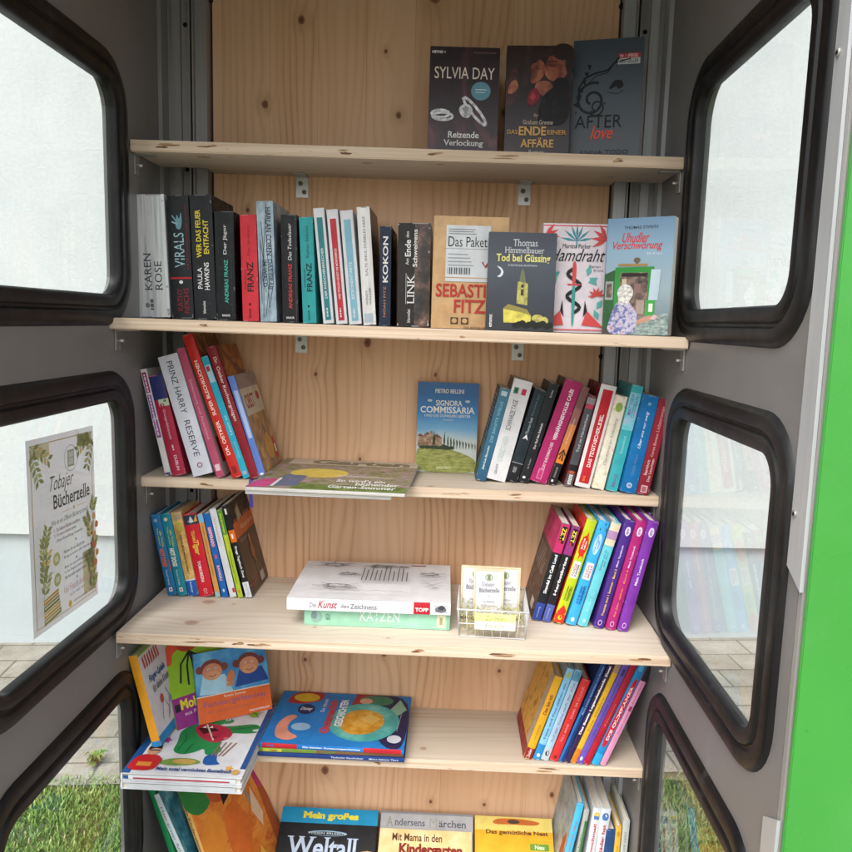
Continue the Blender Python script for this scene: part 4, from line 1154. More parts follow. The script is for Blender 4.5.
faced('b18', "paperback", "blue paperback with red script title above a woman at a green kiosk", SEC, 'kiosk_sky', [
    ('t', "THOMAS STIPSITS", .26, .905, .76, .93, '#23323f', 'h', .01), ('t', "Uhudler", .24, .79, .64, .875, '#d03a3c', 'h', .012, .3), ('t', "Verschwörung", .10, .715, .84, .80, '#d03a3c', 'h', .012, .3), ('t', "Ein Krimi", .62, .685, .84, .705, '#e0e4e6'),
    ('r', .0, .0, 1, .06, '#4a4440'), ('p', [(.0, .05), (.0, .52), (.16, .56), (.16, .05)], '#2c5a32'), ('r', .02, .30, .14, .46, '#9aa0a0'), ('r', .04, .32, .12, .44, 'shop_dark'),
    ('p', [(.16, .03), (.16, .58), (.74, .585), (.74, .03)], '#2f8f3a'), ('r', .24, .10, .66, .535, 'shop_dark'), ('r', .26, .50, .64, .53, '#241a18'), ('r', .46, .36, .56, .44, '#8a6a66'), ('r', .50, .18, .62, .30, '#a8958a'), ('r', .27, .40, .34, .48, '#c4b09a'),
    ('r', .20, .59, .64, .61, '#a8824c'), ('e', .48, .64, .05, .022, '#6b5a48'), ('r', .46, .61, .50, .63, '#6b5a48'),
    ('p', [(.68, .30), (.70, .56), (.84, .56), (.82, .30)], '#b8cbd6'), ('r', .70, .18, .76, .27, '#d9d7cf'), ('p', [(.64, .14), (.64, .30), (.78, .30), (.78, .12)], '#3aa044'), ('r', .69, .20, .75, .27, '#e0ded6'),
    ('p', [(.42, .0), (.60, .16), (.98, .19), (1, .0)], 'cobbles'),
    ('p', [(.06, .0), (.12, .16), (.20, .28), (.34, .32), (.46, .24), (.56, .14), (.52, .08), (.48, .0)], 'floral_blouse'), ('e', .33, .36, .12, .075, 'headscarf'), ('p', [(.22, .34), (.24, .26), (.38, .26), (.44, .34)], 'headscarf'),
    ('p', [(.50, .09), (.54, .13), (.70, .17), (.76, .16), (.74, .13), (.60, .10)], '#c09078'), ('p', [(.72, .14), (.78, .18), (.84, .16), (.78, .13)], '#d8b4b4')], .024, spine='#3c6f9a')
# ---- third shelf, left
shelved('c1', "paperback", "slim white paperback with purple label strips at the far left of the third shelf", '#d4d2d0', [
    ('r', .12, .78, .82, .97, '#8c2f5c'), ('r', .10, .54, .80, .76, '#7a4f96'), ('r', .16, .36, .86, .53, '#8a3f84'), ('r', .1, 0, .9, .03, '#4a4a78')] + small(.38, .95, '#d8c6dc', u0=.35, u1=.6, seed=2), 'soft',
    front=[('r', 0, 0, 1, 1, '#b9b6b2'), ('r', .05, .55, .7, .75, '#6f9a4a'), ('r', .1, .76, .8, .92, '#4a4846')])
shelved('c2', "hardcover_book", "navy topped crimson hardcover with white lettering left of the thick white one", '#a3233f', [
    ('r', 0, .76, 1, 1, '#2a2f66'), ('r', .30, .69, 1, .76, '#b9c0a8'), ('e', .5, .70, .16, .022, '#a03040'), ('e', .75, .74, .1, .014, '#5d7a4a'), ('t', "Orangenblütenzeit", .42, .36, .64, .66, '#d9c6cc', 'd'), ('t', "DUBLIN", .46, .05, .66, .20, '#e0c8ce', 'd', .01)] + small(.25, .31, '#d8b8c0', u0=.5, u1=.6),
    front=[('r', 0, 0, 1, 1, '#8e1f36')])
shelved('c3', "hardcover_book", "thick pale lavender-white hardcover with wide-set dark capitals reading downwards", '#d3d6e0', [
    ('t', "PRINZ HARRY", .36, .52, .66, .95, '#3c4048', 'd'), ('t', "RESERVE", .36, .16, .66, .46, '#3c4048', 'd'), ('l', [(.5 + .12 * math.cos(a * .5236), .085 + .018 * math.sin(a * .5236)) for a in range(13)], .0016, '#8f3a44')], front=[('r', 0, 0, 1, 1, '#b9bcc4')])
shelved('c4', "paperback", "slim dusty pink paperback right of the thick white hardcover", '#b8506e', [
    ('t', "Seidensamt und Federkleid", .34, .30, .66, .76, '#dca8b8', 'd'), ('r', .2, .05, .8, .10, '#e0c4cc')], 'soft', front=[('r', 0, 0, 1, 1, '#a8a09c'), ('r', .1, .1, .8, .3, '#8e2030')])
shelved('c5', "cookbook", "tall bright red cookbook with white capitals and a cake photo on its cover", '#c92a24', [
    ('t', "SUPER BLECHKUCHEN", .28, .44, .64, .82, '#efe2d2', 'u', .02), ('t', "DR. OETKER", .28, .16, .64, .40, '#efe2d2', 'u', .02), ('r', .25, .03, .7, .08, '#8e2020')], front=[('r', 0, 0, 1, 1, 'cake_food'), ('r', 0, 0, .06, 1, '#c92a24')], bcol='#c92a24')
shelved('c6', "paperback", "slim bright turquoise paperback between two red cookbook spines", '#2aa9c4', [
    ('r', .1, .79, .92, .93, '#a8ccd4'), ('r', .2, .88, .7, .92, '#b83a44'), ('t', "Lesen ist", .34, .36, .7, .52, '#c8e6ec', 'u'), ('t', "Genuss", .34, .17, .66, .30, '#9ed6e2', 'u'), ('r', .2, .03, .8, .06, '#8fb8c4')], 'soft', front=[('r', 0, 0, 1, 1, '#2a2a30')])
shelved('c7', "cookbook", "dark crimson cookbook with white script and roast photo cover", '#8a1c28', [
    ('t', "Dr. Oetker Kochvergnügen", .28, .44, .74, .92, '#e6d6cc', 'd', .01)], front=[('r', 0, 0, 1, 1, 'roast_food'), ('r', 0, 0, .08, 1, '#8a1c28')])
shelved('c8', "cookbook", "cornflower blue cookbook with fruit jars on its cover at the end of the row", '#5f7fc8', [
    ('r', .25, .40, .85, .86, '#a8bce0'), ('e', .5, .05, .3, .012, W)], front=[('r', 0, 0, 1, 1, 'fruit_food'), ('r', .04, .60, .98, .86, '#cfc6b4'), ('t', "OBST", .14, .66, .58, .80, '#9a2a30', 'h', .02), ('e', .80, .76, .08, .045, '#a83a3a'), ('r', .04, .86, .98, 1, '#9c8a8a'), ('e', .62, .24, .18, .12, '#d8a648'), ('p', [(.5, .12), (.5, .34), (.62, .40), (.74, .34), (.74, .12)], '#c99a52'), ('p', [(.78, .10), (.80, .28), (.9, .34), (.96, .26), (.96, .08)], '#b83a3a'), ('r', .84, .16, .93, .24, '#e0d6c8')])
# ---- third shelf, face out and right
faced('c10', "paperback", "blue paperback with a hill village and cypress row standing against the wooden back", "paperback shown face out on the third shelf", 'village_sky', [
    ('t', "~PIETRO BELLINI", .28, .885, .76, .93, '#e6e4d8', 'h', .012), ('t', "~SIGNORA", .30, .745, .74, .805, '#e6e4d8', 'h', .012), ('t', "~COMMISSARIA", .05, .665, .95, .735, '#efeee6', 'h', .015), ('t', "UND DIE DUNKLEN GEISTER", .12, .62, .88, .65, '#d9dcd4', 'h', .012), ('r', .42, .585, .60, .592, '#c9d0cc'),
    ('e', .2, .80, .04, .015, '#b8c8ce'), ('e', .82, .80, .04, .015, '#b8c8ce'),
    ('p', [(0, 0), (0, .30), (.3, .27), (.6, .26), (1, .16), (1, 0)], 'grassland'), ('p', [(0, .12), (.5, .22), (1, .08), (1, 0), (0, 0)], 'grassland'), ('p', [(0, .27), (.12, .33), (.3, .33), (.5, .31), (.62, .25), (.3, .26)], 'tree_dark'),
    ('P', [(.02, .29), (.02, .40), (.10, .40), (.14, .42), (.22, .42), (.22, .46), (.26, .46), (.26, .40), (.42, .38), (.42, .29)], 'village'), ('p', [(.01, .40), (.06, .43), (.12, .40)], '#7a4a3c'), ('p', [(.12, .42), (.18, .45), (.23, .42)], '#7a4a3c'), ('p', [(.26, .40), (.34, .43), (.43, .38)], '#7a4a3c')] +
    [('p', [(x, .26), (x - .015, .36), (x, .46 if x < .5 else .42 - (x - .5) * .25), (x + .015, .36 if x < .5 else .33)], 'tree_dark') for x in (.28, .30, .46, .52, .57, .62, .67, .72, .77, .82, .87, .92, .97)] +
    [('e', .1 + .08 * k, .28, .05, .02, 'tree_dark') for k in range(7)] + [('t', "beHEARTBEAT", .34, .04, .58, .07, '#e6e6b8', 'h', .015)], .02)
shelved('d1', "paperback", "teal blue sea paperback with pale capitals leftmost of the right-hand row", 'wave_sea', [
    ('t', "DIE SANFTE WELLE", .34, .42, .62, .86, '#7fb2c4', 'u', .02), ('t', "Jean-Luc Bannalec", .30, .12, .56, .38, '#d6e2e6', 'u', .02), ('r', .2, .92, .75, .97, '#b9d0d8')], 'soft',
    back=[('r', 0, 0, 1, 1, '#2a4a58')] + lines(.12, .30, .9, .94, 14, '#8fa4ac', .35, .3, 9))
shelved('d2', "paperback", "white paperback with black title and two tiny coloured flags at its head", '#dcdcdf', [
    ('t', "SCHWARZE TAGE", .26, .50, .52, .80, '#2a2a2e', 'u', .0), ('t', "LORENZ STASSEN", .28, .19, .56, .44, '#a6c4b4', 'u', .0), ('r', .14, .86, .38, .92, '#2c7a4a'), ('r', .56, .86, .80, .92, '#c0304c'), ('e', .26, .89, .05, .012, '#173a24'), ('t', "GRAFIT", .30, .06, .44, .16, '#6a6a70', 'u')], 'soft', bcol='#57504c')
shelved('d3', "paperback", "dark teal-black paperback with a white emblem halfway up its spine", '#202c33', [
    ('r', 0, 0, 1, .20, '#1a1a20'), ('r', 0, .20, 1, .206, '#9aa0a4'), ('t', "Thomas Raab", .36, .52, .60, .70, '#b9c6c8', 'u', 0), ('t', "Peter kommt später", .36, .72, .58, .96, '#4f7f84', 'u', 0), ('p', [(.25, .46), (.5, .52), (.75, .46), (.5, .475)], W), ('t', "PENDO", .3, .10, .6, .16, '#c9c9c9', 'u')], 'soft', front=[('r', 0, 0, 1, 1, '#1c2226')])
shelved('d4', "paperback", "black paperback with small white title left of the wide magenta one", '#1b1d22', [
    ('t', "Der Ruf des Schakals", .40, .34, .62, .60, '#d4d6d8', 'u', .02), ('t', "Ian Rankin", .40, .14, .58, .24, '#a8acb0', 'u'), ('e', .4, .05, .16, .012, W), ('t', "Krimi", .40, .86, .62, .93, '#c4c8ca', 'u')], 'soft', bcol='#35302f')
shelved('d5', "paperback", "wide magenta paperback with chunky white capitals", '#ab2263', [
    ('t', "~VERHÄNGNISVOLLES CALÈS", .40, .42, .66, .92, '#f0e2ea', 'u', .03), ('t', "CAY RADEMACHER", .42, .13, .60, .40, '#e6c4d4', 'u', .015), ('r', .30, .03, .62, .13, '#d27aa2'), ('r', .36, .04, .56, .12, '#b83a74')], 'soft', bcol='#3a3033')
shelved('d6', "paperback", "narrow paperback fading from brown to orange over two black figures", '#7a5350', [
    ('r', 0, 0, 1, .22, '#1b191c'), ('r', 0, .22, 1, .34, '#d9822e'), ('r', 0, .34, 1, .62, '#cf7f45'), ('r', 0, .62, 1, .78, '#94605a'), ('l', [(.1, .30), (.5, .36), (.9, .31)], .0025, '#1b1413'), ('l', [(.3, .26), (.5, .36), (.7, .25)], .0025, '#1b1413'), ('t', "Die Mittagsfrau im Schatten", .38, .42, .62, .68, '#ecd8c2', 'u'), ('t', "KNAUR", .35, .08, .6, .18, '#b0a8a8', 'u'), ('e', .4, .04, .16, .012, W)], 'soft', front=[('r', 0, 0, 1, 1, '#171416')])
shelved('d7', "paperback", "grey banded paperback with dark red foot and pink label near its head", '#75242c', [
    ('r', 0, .24, 1, .98, '#4d4e54'), ('r', 0, .17, 1, .24, '#17181c'), ('r', .1, .86, .9, .91, '#c03a54'), ('r', .0, .91, 1, .98, '#8d8a8c'), ('t', "Tod im Heckenhaus", .36, .38, .66, .80, '#c4c6ca', 'u', .01), ('r', 0, .0, 1, .14, '#514c50'), ('t', "emons", .3, .02, .74, .13, W, 'u', .02), ('e', .5, .155, .34, .018, '#b0582e')], 'soft', bcol='#6d2228')
shelved('d8', "hardcover_book", "white hardcover with a red spine panel and bold white capitals", '#d9d8d8', [
    ('r', .20, .04, .84, .955, '#b81e2e'), ('t', "DAS TEIGTASCHERLBIBEL", .42, .20, .66, .72, '#f0e6e4', 'u', .03), ('t', "eva", .40, .06, .54, .11, '#d89a3a', 'u')], back=[('r', 0, 0, 1, 1, '#6e1822'), ('r', 0, 0, .2, 1, '#54141c')], bcol='#6e1822')
shelved('d9', "paperback", "cream paperback strewn with red flowers left of the turquoise spine", 'cream_flowers', [
    ('e', .5, .88, .3, .05, '#8fa84c'), ('r', .30, .22, .80, .78, '#ded6c6'), ('t', "Chardonnay am Schlossberg", .40, .26, .70, .76, '#6a5048', 'u', 0, .3)], 'soft')
shelved('d10', "paperback", "turquoise paperback with purple blossom print near its head", '#3aa6ae', [
    ('r', 0, .58, 1, .93, 'blossom'), ('t', "MATTHEW", .16, .72, .44, .92, '#7a4a94', 'u', .01), ('t', "COSTELLO", .52, .70, .80, .90, '#7a4a94', 'u', .01), ('t', "Küstenwind", .36, .36, .60, .52, '#a4dce0', 'u'), ('t', "Mord", .36, .04, .66, .16, '#7a5a9c', 'u', .01)], 'soft', bcol='#2c7f84')
shelved('d11', "paperback", "wide blue paperback with white handwritten title and a round logo", '#0f6aa8', [
    ('t', "Über uns nur ewig", .36, .46, .64, .84, '#e6eef2', 'u', 0, .4), ('t', "Cecilia Ahern", .40, .18, .58, .40, '#6f86b4', 'u', 0), ('e', .48, .075, .17, .027, '#d4dfe6'), ('e', .48, .075, .12, .019, '#0f6aa8'), ('t', "G", .42, .06, .54, .09, '#d4dfe6'), ('r', .40, .90, .60, .93, '#6ea4c8')], 'soft')
shelved('d12', "paperback", "dark crimson paperback at the right end of the third shelf", '#87202f', [
    ('t', "Liebesroman", .30, .66, .58, .92, '#d89a9e', 'u'), ('t', "Corina Bomann", .36, .40, .58, .64, '#d8b0ae', 'u'), ('t', "Sturmherz", .18, .20, .44, .36, '#e6c4c2', 'u', .01), ('t', "Das Leuchten", .56, .14, .78, .38, '#e6c4c2', 'u', .01), ('r', .24, .02, .78, .095, '#d6bcbc'), ('r', .3, .03, .7, .085, '#a8606a')], 'soft')
# ---- fourth shelf, left
for bid, c, lab, c2 in (('e1', '#1d6a9a', "blue children's hardcover with orange block title, leftmost on the fourth shelf", '#d8642a'), ('e2', '#1b7f92', "teal children's hardcover with white block title, second on the fourth shelf", '#e6e2d4')):
    shelved(bid, "hardcover_book", lab, c, [('e', .45, .93, .2, .022, '#8a9ab8' if bid == 'e1' else '#d8cfae'), ('t', "Tim gegen", .26, .62, .5, .84, '#b9c24a', 'd', .02), ('t', "alle Tricks", .58, .60, .8, .80, '#b9c24a', 'd', .02), ('t', "HOT DOGS", .16, .36, .66, .58, c2, 'd', .05), ('t', "Thomas C. Brezina", .36, .13, .54, .32, '#dfe8ea', 'd'), ('r', .30, .05, .66, .10, '#e0dce2'), ('e', .48, .075, .1, .014, '#a8486a')] + ([('r', .86, .30, .98, .44, '#b03a4c')] if bid == 'e1' else []))
shelved('e3', "hardcover_book", "tan parchment-patterned hardcover with a bright blue foot", 'tan_print', [
    ('r', 0, 0, 1, .19, '#1b57a4'), ('r', .0, .185, 1, .20, '#c8d2da'), ('t', "Ravensburger", .36, .04, .6, .17, '#dfe8f0', 'd'), ('r', .2, .91, .9, .97, '#a8987a'), ('e', .5, .83, .3, .05, '#b0b03c'), ('e', .5, .83, .18, .03, '#c69c58'), ('t', "WENN JEDE MINUTE ZÄHLT", .36, .26, .64, .74, '#5a3a1e', 'd', .02)])
shelved('e4', "hardcover_book", "thick red children's hardcover with gold brush lettering", '#c21a2c', [
    ('r', .05, .87, 1, .985, '#2c3642'), ('p', [(.3, .91), (.55, .97), (.72, .90), (.5, .89)], '#c8ccd0'), ('p', [(.72, .90), (.9, .975), (.96, .90)], '#d8a23c'), ('t', "Tiger", .26, .50, .74, .68, '#d9b03e', 'd', .04, .2), ('t', "TEAM", .36, .68, .60, .80, '#d9b03e', 'd', .02), ('t', "THOMAS BREZINA", .36, .17, .58, .43, '#f0dcdc', 'd', .02), ('e', .5, .075, .13, .02, '#d8a8ac'), ('e', .5, .075, .08, .012, '#c21a2c'), ('t', "13", .4, .03, .6, .045, W)], bcol='#c21a2c', front=[('r', 0, 0, 1, 1, '#2a2326')])
shelved('e5', "paperback", "slim orange-tan paperback with a pale blue head beside the thick red spine", '#c9934f', [
    ('r', 0, .90, 1, 1, '#7fb4d8'), ('t', "Piraten unterwegs nach Westen", .32, .25, .66, .86, '#7a5228', 'd', .01), ('r', 0, 0, 1, .06, '#8cb8b0')], 'soft', front=[('r', 0, 0, 1, 1, '#3d3a3a')])
shelved('e6', "paperback", "bright blue children's paperback with pink cartoon lettering", '#1560ae', [
    ('t', "DESPERADO", .18, .60, .78, .84, '#c24a74', 'd', .06), ('t', "DESPERADO", .26, .61, .7, .83, '#e6d2dc', 'd', .02), ('r', .34, .46, .64, .51, '#d84a78'), ('t', "RAVIOLI", .28, .20, .7, .38, '#e6a8b4', 'd', .05), ('e', .5, .08, .16, .02, '#b8cce4')], 'soft', front=[('r', 0, 0, 1, 1, '#14243c')])
shelved('e7', "paperback", "plain white slim children's book leaning beside the lime one", '#cfd2d6', [('t', "Wunderweltall", .30, .62, .64, .90, '#b89aa4', 'd'), ('r', .6, .02, .95, .10, '#c02a3a'), ('r', .6, .02, .95, .05, '#e0e0e0')], 'soft', front=[('r', 0, 0, 1, 1, '#2f3335')])
shelved('e8', "paperback", "slim lime green and black paperback before the dark orange-banded one", '#a8c02c', [('r', 0, .72, 1, 1, '#4a8a34'), ('t', "Stürmer Kicker", .3, .52, .7, .96, '#d8d23c', 'd', .02), ('t', "Abenteuer im Hort", .3, .16, .64, .54, '#5a7a20', 'd', .01), ('e', .5, .07, .24, .02, '#c88a2c')], 'soft', front=[('r', 0, 0, 1, 1, '#1f2a18')])
shelved('e9', "paperback", "black paperback with an orange band and a sketched figure on its brown cover", '#18171a', [
    ('r', 0, .60, 1, .73, '#d86a1e'), ('r', 0, 0, 1, .17, '#d2d4da'), ('t', "BEWUSSTSEIN", .3, .02, .7, .15, '#8a8ea8', 'd'), ('t', "Gregs Tagebuch Zwei", .25, .22, .7, .56, '#e6e2da', 'd', .03), ('r', .3, .90, .6, .96, '#e0dcd4'), ('r', .3, .64, .6, .69, W)], 'soft', spine='#18171a',
    front=[('r', 0, 0, 1, 1, 'brown_photo'), ('r', 0, .62, 1, .78, '#c4602a'), ('r', 0, .78, 1, 1, '#211a17')] + [('p', [(.06 + .12 * k, .775), (.10 + .12 * k, .83), (.15 + .12 * k, .775)], '#c4602a') for k in range(8)] +
    [('p', [(.26, .76), (.22, .90), (.40, .96), (.46, .80)], '#8a7a66'), ('p', [(.28, .77), (.26, .88), (.38, .93), (.42, .81)], '#a8a088'), ('t', "Kampfsport", .30, .66, .92, .73, '#e6c8a0', 'h', 0, .2), ('t', "Entdecke Natur", .12, .56, .5, .60, '#a89a8c'), ('r', .0, .10, 1, .112, '#a05a30'), ('r', .60, .03, .80, .13, '#b8b8ba'),
     ('l', [(.52, .52), (.55, .40), (.58, .30), (.72, .18), (.78, .14)], .0022, '#8a7a4c'), ('l', [(.58, .30), (.56, .20), (.62, .10)], .002, '#7a8a4c'), ('p', [(.46, .40), (.52, .50), (.62, .46), (.64, .32), (.54, .28)], '#9a6238'), ('e', .55, .53, .05, .05, '#a87a58'), ('l', [(.50, .46), (.42, .38), (.50, .34)], .0022, '#9a6a48'), ('l', [(.62, .44), (.74, .52), (.68, .56)], .0022, '#9a6a48')])
# ---- fourth shelf, right
for bid, lab, tx, c in (('g1', "black and magenta paperback with bold white title, outermost beside the wire basket", "Skandal im Café Lund", '#b82a63'), ('g2', "black and plum paperback of the same series, second from the wire basket", "Herbstbrise", '#8c2f74')):
    shelved(bid, "paperback", lab, '#17181f', [('r', 0, .70, 1, 1, c), ('r', .25, .80, .85, .97, '#17181c'), ('t', "ZEIT", .30, .83, .78, .955, '#e0cf3a', 'd', .03), ('r', .3, .80, .55, .83, '#c02a34'), ('t', tx, .34, .28, .68, .68, W, 'u', .03), ('r', 0, 0, 1, .18, '#2c3f8c' if bid == 'g1' else '#4a5aa0'), ('t', "moewig", .35, .03, .6, .14, '#9aa8d4', 'u')], 'soft',
        back=[('r', 0, 0, 1, 1, '#4a3a33'), ('r', 0, .70, 1, 1, c)] + lines(.12, .40, .86, .66, 9, '#8a7a70', .4, .3, 4) + [('r', .62, .05, .84, .15, '#d0c4b8')], bcol='#4a3a33')
shelved('g3', "hardcover_book", "yellow-green comic hardcover with red splashes on its spine", '#b4c41c', [
    ('e', .5, .75, .40, .10, '#d22a22'), ('p', [(.1, .66), (.35, .72), (.3, .60), (.55, .68), (.8, .62), (.75, .72), (.98, .76), (.7, .82), (.6, .9), (.4, .82), (.15, .84), (.25, .75)], '#d22a22'), ('t', "Mein irres", .3, .72, .46, .82, W, 'u', .02), ('t', "Leben", .54, .72, .7, .80, W, 'u', .02), ('r', .14, .44, .82, .60, '#e4e0da'), ('t', "PANDA", .24, .46, .48, .58, '#a8324c', 'u', .03), ('t', "PAPIER", .52, .46, .74, .58, '#5a4a7a', 'u', .03), ('t', "Ach du heiliges", .26, .22, .46, .36, '#4a6a20', 'u', .02), ('t', "WASTEL!", .52, .22, .78, .36, '#4a6a20', 'u', .03), ('r', 0, 0, 1, .09, '#d23a22'), ('e', .5, .055, .2, .022, '#b4c41c'), ('p', [(.05, .10), (.5, .18), (.95, .12), (.6, .06)], '#d22a22')], bcol='#8a9a2a',
    back=[('r', 0, 0, 1, 1, 'comic_red')])
shelved('g4', "hardcover_book", "sky blue comic hardcover with a white title panel", '#38a2dc', [
    ('e', .5, .78, .32, .10, '#a8cbe8'), ('t', "Coole Nummer", .32, .70, .46, .86, '#5a6ab8', 'u', .02), ('t', "hier", .56, .74, .7, .82, '#5a6ab8', 'u', .02), ('r', .14, .44, .84, .60, '#e4e2e0'), ('t', "PANDA", .24, .46, .48, .58, '#b83a5c', 'u', .03), ('t', "BRILLE", .52, .46, .74, .58, '#a04a3a', 'u', .03), ('t', "Ach du lieber", .26, .20, .46, .38, '#1c5a94', 'u', .02), ('t', "WAHNSINN", .52, .20, .78, .38, '#1c5a94', 'u', .03), ('e', .5, .05, .18, .022, '#c4dcf0'), ('p', [(.6, .97), (.7, .99), (.74, .965)], '#2a3a5a'), ('p', [(.8, .92), (.9, .95), (.92, .91)], '#2a3a5a'), ('e', .3, .92, .05, .01, '#2a3a5a')], back=[('r', 0, 0, 1, 1, 'comic_blue')], bcol='#3a86b4')
shelved('g5', "hardcover_book", "pale cyan hardcover with a cream and lilac head", '#62bcc8', [
    ('r', 0, .78, 1, 1, '#d8c4a8'), ('r', 0, .84, 1, .92, '#a884ac'), ('t', "Sommer mit dir", .26, .54, .46, .74, '#3a7f94', 'u', .01), ('t', "am See", .54, .58, .70, .72, '#3a7f94', 'u', .01), ('t', "Endlich Du", .36, .14, .6, .34, '#9adce0', 'u', 0, .3), ('e', .5, .05, .16, .02, '#9adce0')], bcol='#8a8a90')
for bid, c, lab, tx, sub, c3 in (('g6', '#45267f', "deep violet diary hardcover with yellow and white spine lettering", "Mein Tagebuch", "Freunde sind 1 Sommer · Band 3", '#d8c03c'), ('g7', '#a3206c', "magenta diary hardcover with orange and white spine lettering", "Mein Tagebuch", "Ein Jahr später · Band 2", '#e08a3c'), ('g8', '#75309a', "purple diary hardcover at the right end of the fourth shelf", "Mein Tagebuch", "", '#d8c03c')):
    ops = [('e', .55, .90, .26, .042, '#d6cce4'), ('t', "BFF", .44, .875, .66, .925, c, 'u', .02), ('e', .5, .05, .20, .026, '#c9a8d4'), ('e', .5, .05, .14, .018, c)]
    if sub: ops += [('t', tx, .40, .57, .62, .77, '#dccfe8', 'u', .02), ('t', sub, .40, .12, .62, .55, c3, 'u', .02)]
    else: ops += [('t', tx, .36, .42, .66, .66, '#dccfe8', 'u', .02)]
    shelved(bid, "hardcover_book", lab, c, ops)
# ---- fifth shelf, right
shelved('h1', "picture_book", "yellow picture book with a busy animal scene on its cover", '#dfa722', [
    ('t', "Das bin ich", .28, .54, .70, .78, '#9a2a24', 'u', .03), ('t', "Mein erstes Buch", .40, .24, .56, .42, '#8a6a1c', 'u'), ('r', 0, 0, 1, .13, '#8c1f24'), ('t', "Duden", .3, .02, .7, .12, W, 'u', .01)], 'hard', bcol='wimmel', back=[('r', 0, 0, 1, 1, 'wimmel'), ('r', .82, 0, 1, 1, '#b9a48c'), ('r', 0, 0, 1, .14, '#8a2a24')])
shelved('h2', "picture_book", "slim pale blue reader with dark blue lettering beside the yellow picture book", '#86c2e6', [('r', 0, 0, 1, .17, '#2a8ac6'), ('e', .5, .93, .3, .035, '#a8b47c'), ('t', "Timo und Pico ziehen um", .34, .22, .62, .84, '#3a5a94', 'u', .02), ('e', .5, .05, .22, .02, W)], 'hard', bcol='blue_pages', back=[('r', 0, 0, 1, 1, 'blue_pages')])
shelved('h3', "picture_book", "slim pale blue and silver reader with lilac lettering left of the red one", '#a4c4d8', [('r', 0, .88, 1, 1, '#5a94b4'), ('p', [(.3, .93), (.6, .97), (.7, .91)], '#2a3a4a'), ('t', "Auf der Suche nach der Wut", .34, .20, .66, .86, '#8a7ab4', 'u', .02), ('r', .0, 0, 1, .14, '#b9c0c4'), ('e', .5, .08, .26, .03, K)], bcol='blue_pages')
shelved('h4', "picture_book", "bright red reader with pale capitals below a grey page edge", '#cc2f30', [('t', "SAMS IM GLÜCK", .34, .52, .66, .92, '#e08a84', 'u', .01), ('t', "PAUL MAAR", .34, .24, .62, .46, '#e08a84', 'u', .01), ('e', .5, .05, .2, .02, '#8a1c20')], bcol='#a83a38', front=[('r', 0, 0, 1, 1, '#17264a')])
shelved('h5', "picture_book", "navy blue reader with tiny white lettering right of the red reader", '#153c78', [('r', 0, 0, .4, .5, '#2a6ab0'), ('t', "Meine liebsten Geschichten vom Planeten", .4, .44, .7, .88, '#8fb0d8', 'u', .02)], bcol='#122c58', back=[('r', 0, 0, 1, 1, '#15305c')])
shelved('h6', "picture_book", "dark plum reader with bold white lettering beside the yellow spine", '#33214f', [('t', "Das Beste: Legendenhunde Zwei", .24, .26, .76, .88, '#f0ecf2', 'u', .05)])
shelved('h7', "picture_book", "narrow yellow reader with an orange foot between dark and violet spines", '#e0b02c', [('r', 0, 0, 1, .13, '#de7a1e'), ('r', 0, .82, 1, 1, '#a88a78'), ('t', "Die Olchis", .3, .3, .64, .6, '#a87a1c', 'u', .01)])
shelved('h8', "picture_book", "violet reader with blue lettering and a white emblem at its foot", '#6a52b0', [('t', "Das Zauberhafte Geheimnis", .34, .26, .62, .74, '#3f4a9a', 'u', .02), ('e', .4, .045, .2, .018, '#dcd6ec'), ('r', .3, .80, .7, .86, '#3a3a70')])
shelved('h9', "picture_book", "plain crimson reader right of the violet spine", '#b01c30', [('t', "Rosenrot", .34, .35, .6, .55, '#d8707c', 'u')])
shelved('h10', "picture_book", "blue and red reader with large white capitals down its spine", '#1f86c4', [('p', [(0, .16), (.9, .16), (.9, .74), (.5, .78), (.2, .70)], '#c41f36'), ('t', "DIE OLIMPIANER", .34, .22, .70, .70, '#f0dcdc', 'u', .05), ('e', .5, .86, .3, .03, '#5ab0dc'), ('r', 0, 0, 1, .1, '#2aa4d8')])
shelved('h11', "picture_book", "pale pink reader at the right end of the fifth shelf", '#d690b4', [('r', 0, .74, 1, .90, '#23202c'), ('t', "Süßes Leben im Zauberland", .34, .28, .62, .72, '#b8608c', 'u', .01), ('r', .3, .48, .8, .52, '#8a3a54'), ('r', .0, .90, 1, 1, '#a8949c')])
# ---- bottom right
shelved('k1', "picture_book", "sky blue reader at the bottom right in front of a patterned cover", '#46b2de', [('t', "Die Schule der magischen Tiere", .34, .30, .66, .84, '#b84a7c', 'u', .02)], bcol='blue_pages', back=[('r', 0, 0, 1, 1, 'blue_pages'), ('p', [(.7, .2), (.95, .3), (.9, .7), (.75, .6)], '#a8462e'), ('p', [(.3, .1), (.5, .2), (.4, .4)], '#4a7a3c')])
shelved('k2', "picture_book", "grey and green slim reader second at the bottom right", '#a8aca4', [('r', .5, 0, 1, .9, '#3f7a3f'), ('t', "Kicker", .15, .5, .42, .8, '#6a6a60', 'u')])
for bid, tx, lab in (('k3', "oh Schreck, nochmal!", "white reader with red lettering and a yellow badge at the bottom right"), ('k4', "Der Wolf & Räder hat", "white reader with red lettering and a blue badge at the bottom right")):
    shelved(bid, "picture_book", lab, '#d0d6dc', [('e', .5, .93, .36, .035, '#d8b83c' if bid == 'k3' else '#3a6aa8'), ('r', .2, .90, .8, .93, '#4a7ab0'), ('t', tx, .32, .25, .70, .86, '#b83242', 'u', .03)])
shelved('k5', "picture_book", "wide plain navy hardcover lower than its neighbours at the bottom right", '#274878', [], front=[('r', 0, 0, 1, 1, '#274878')])
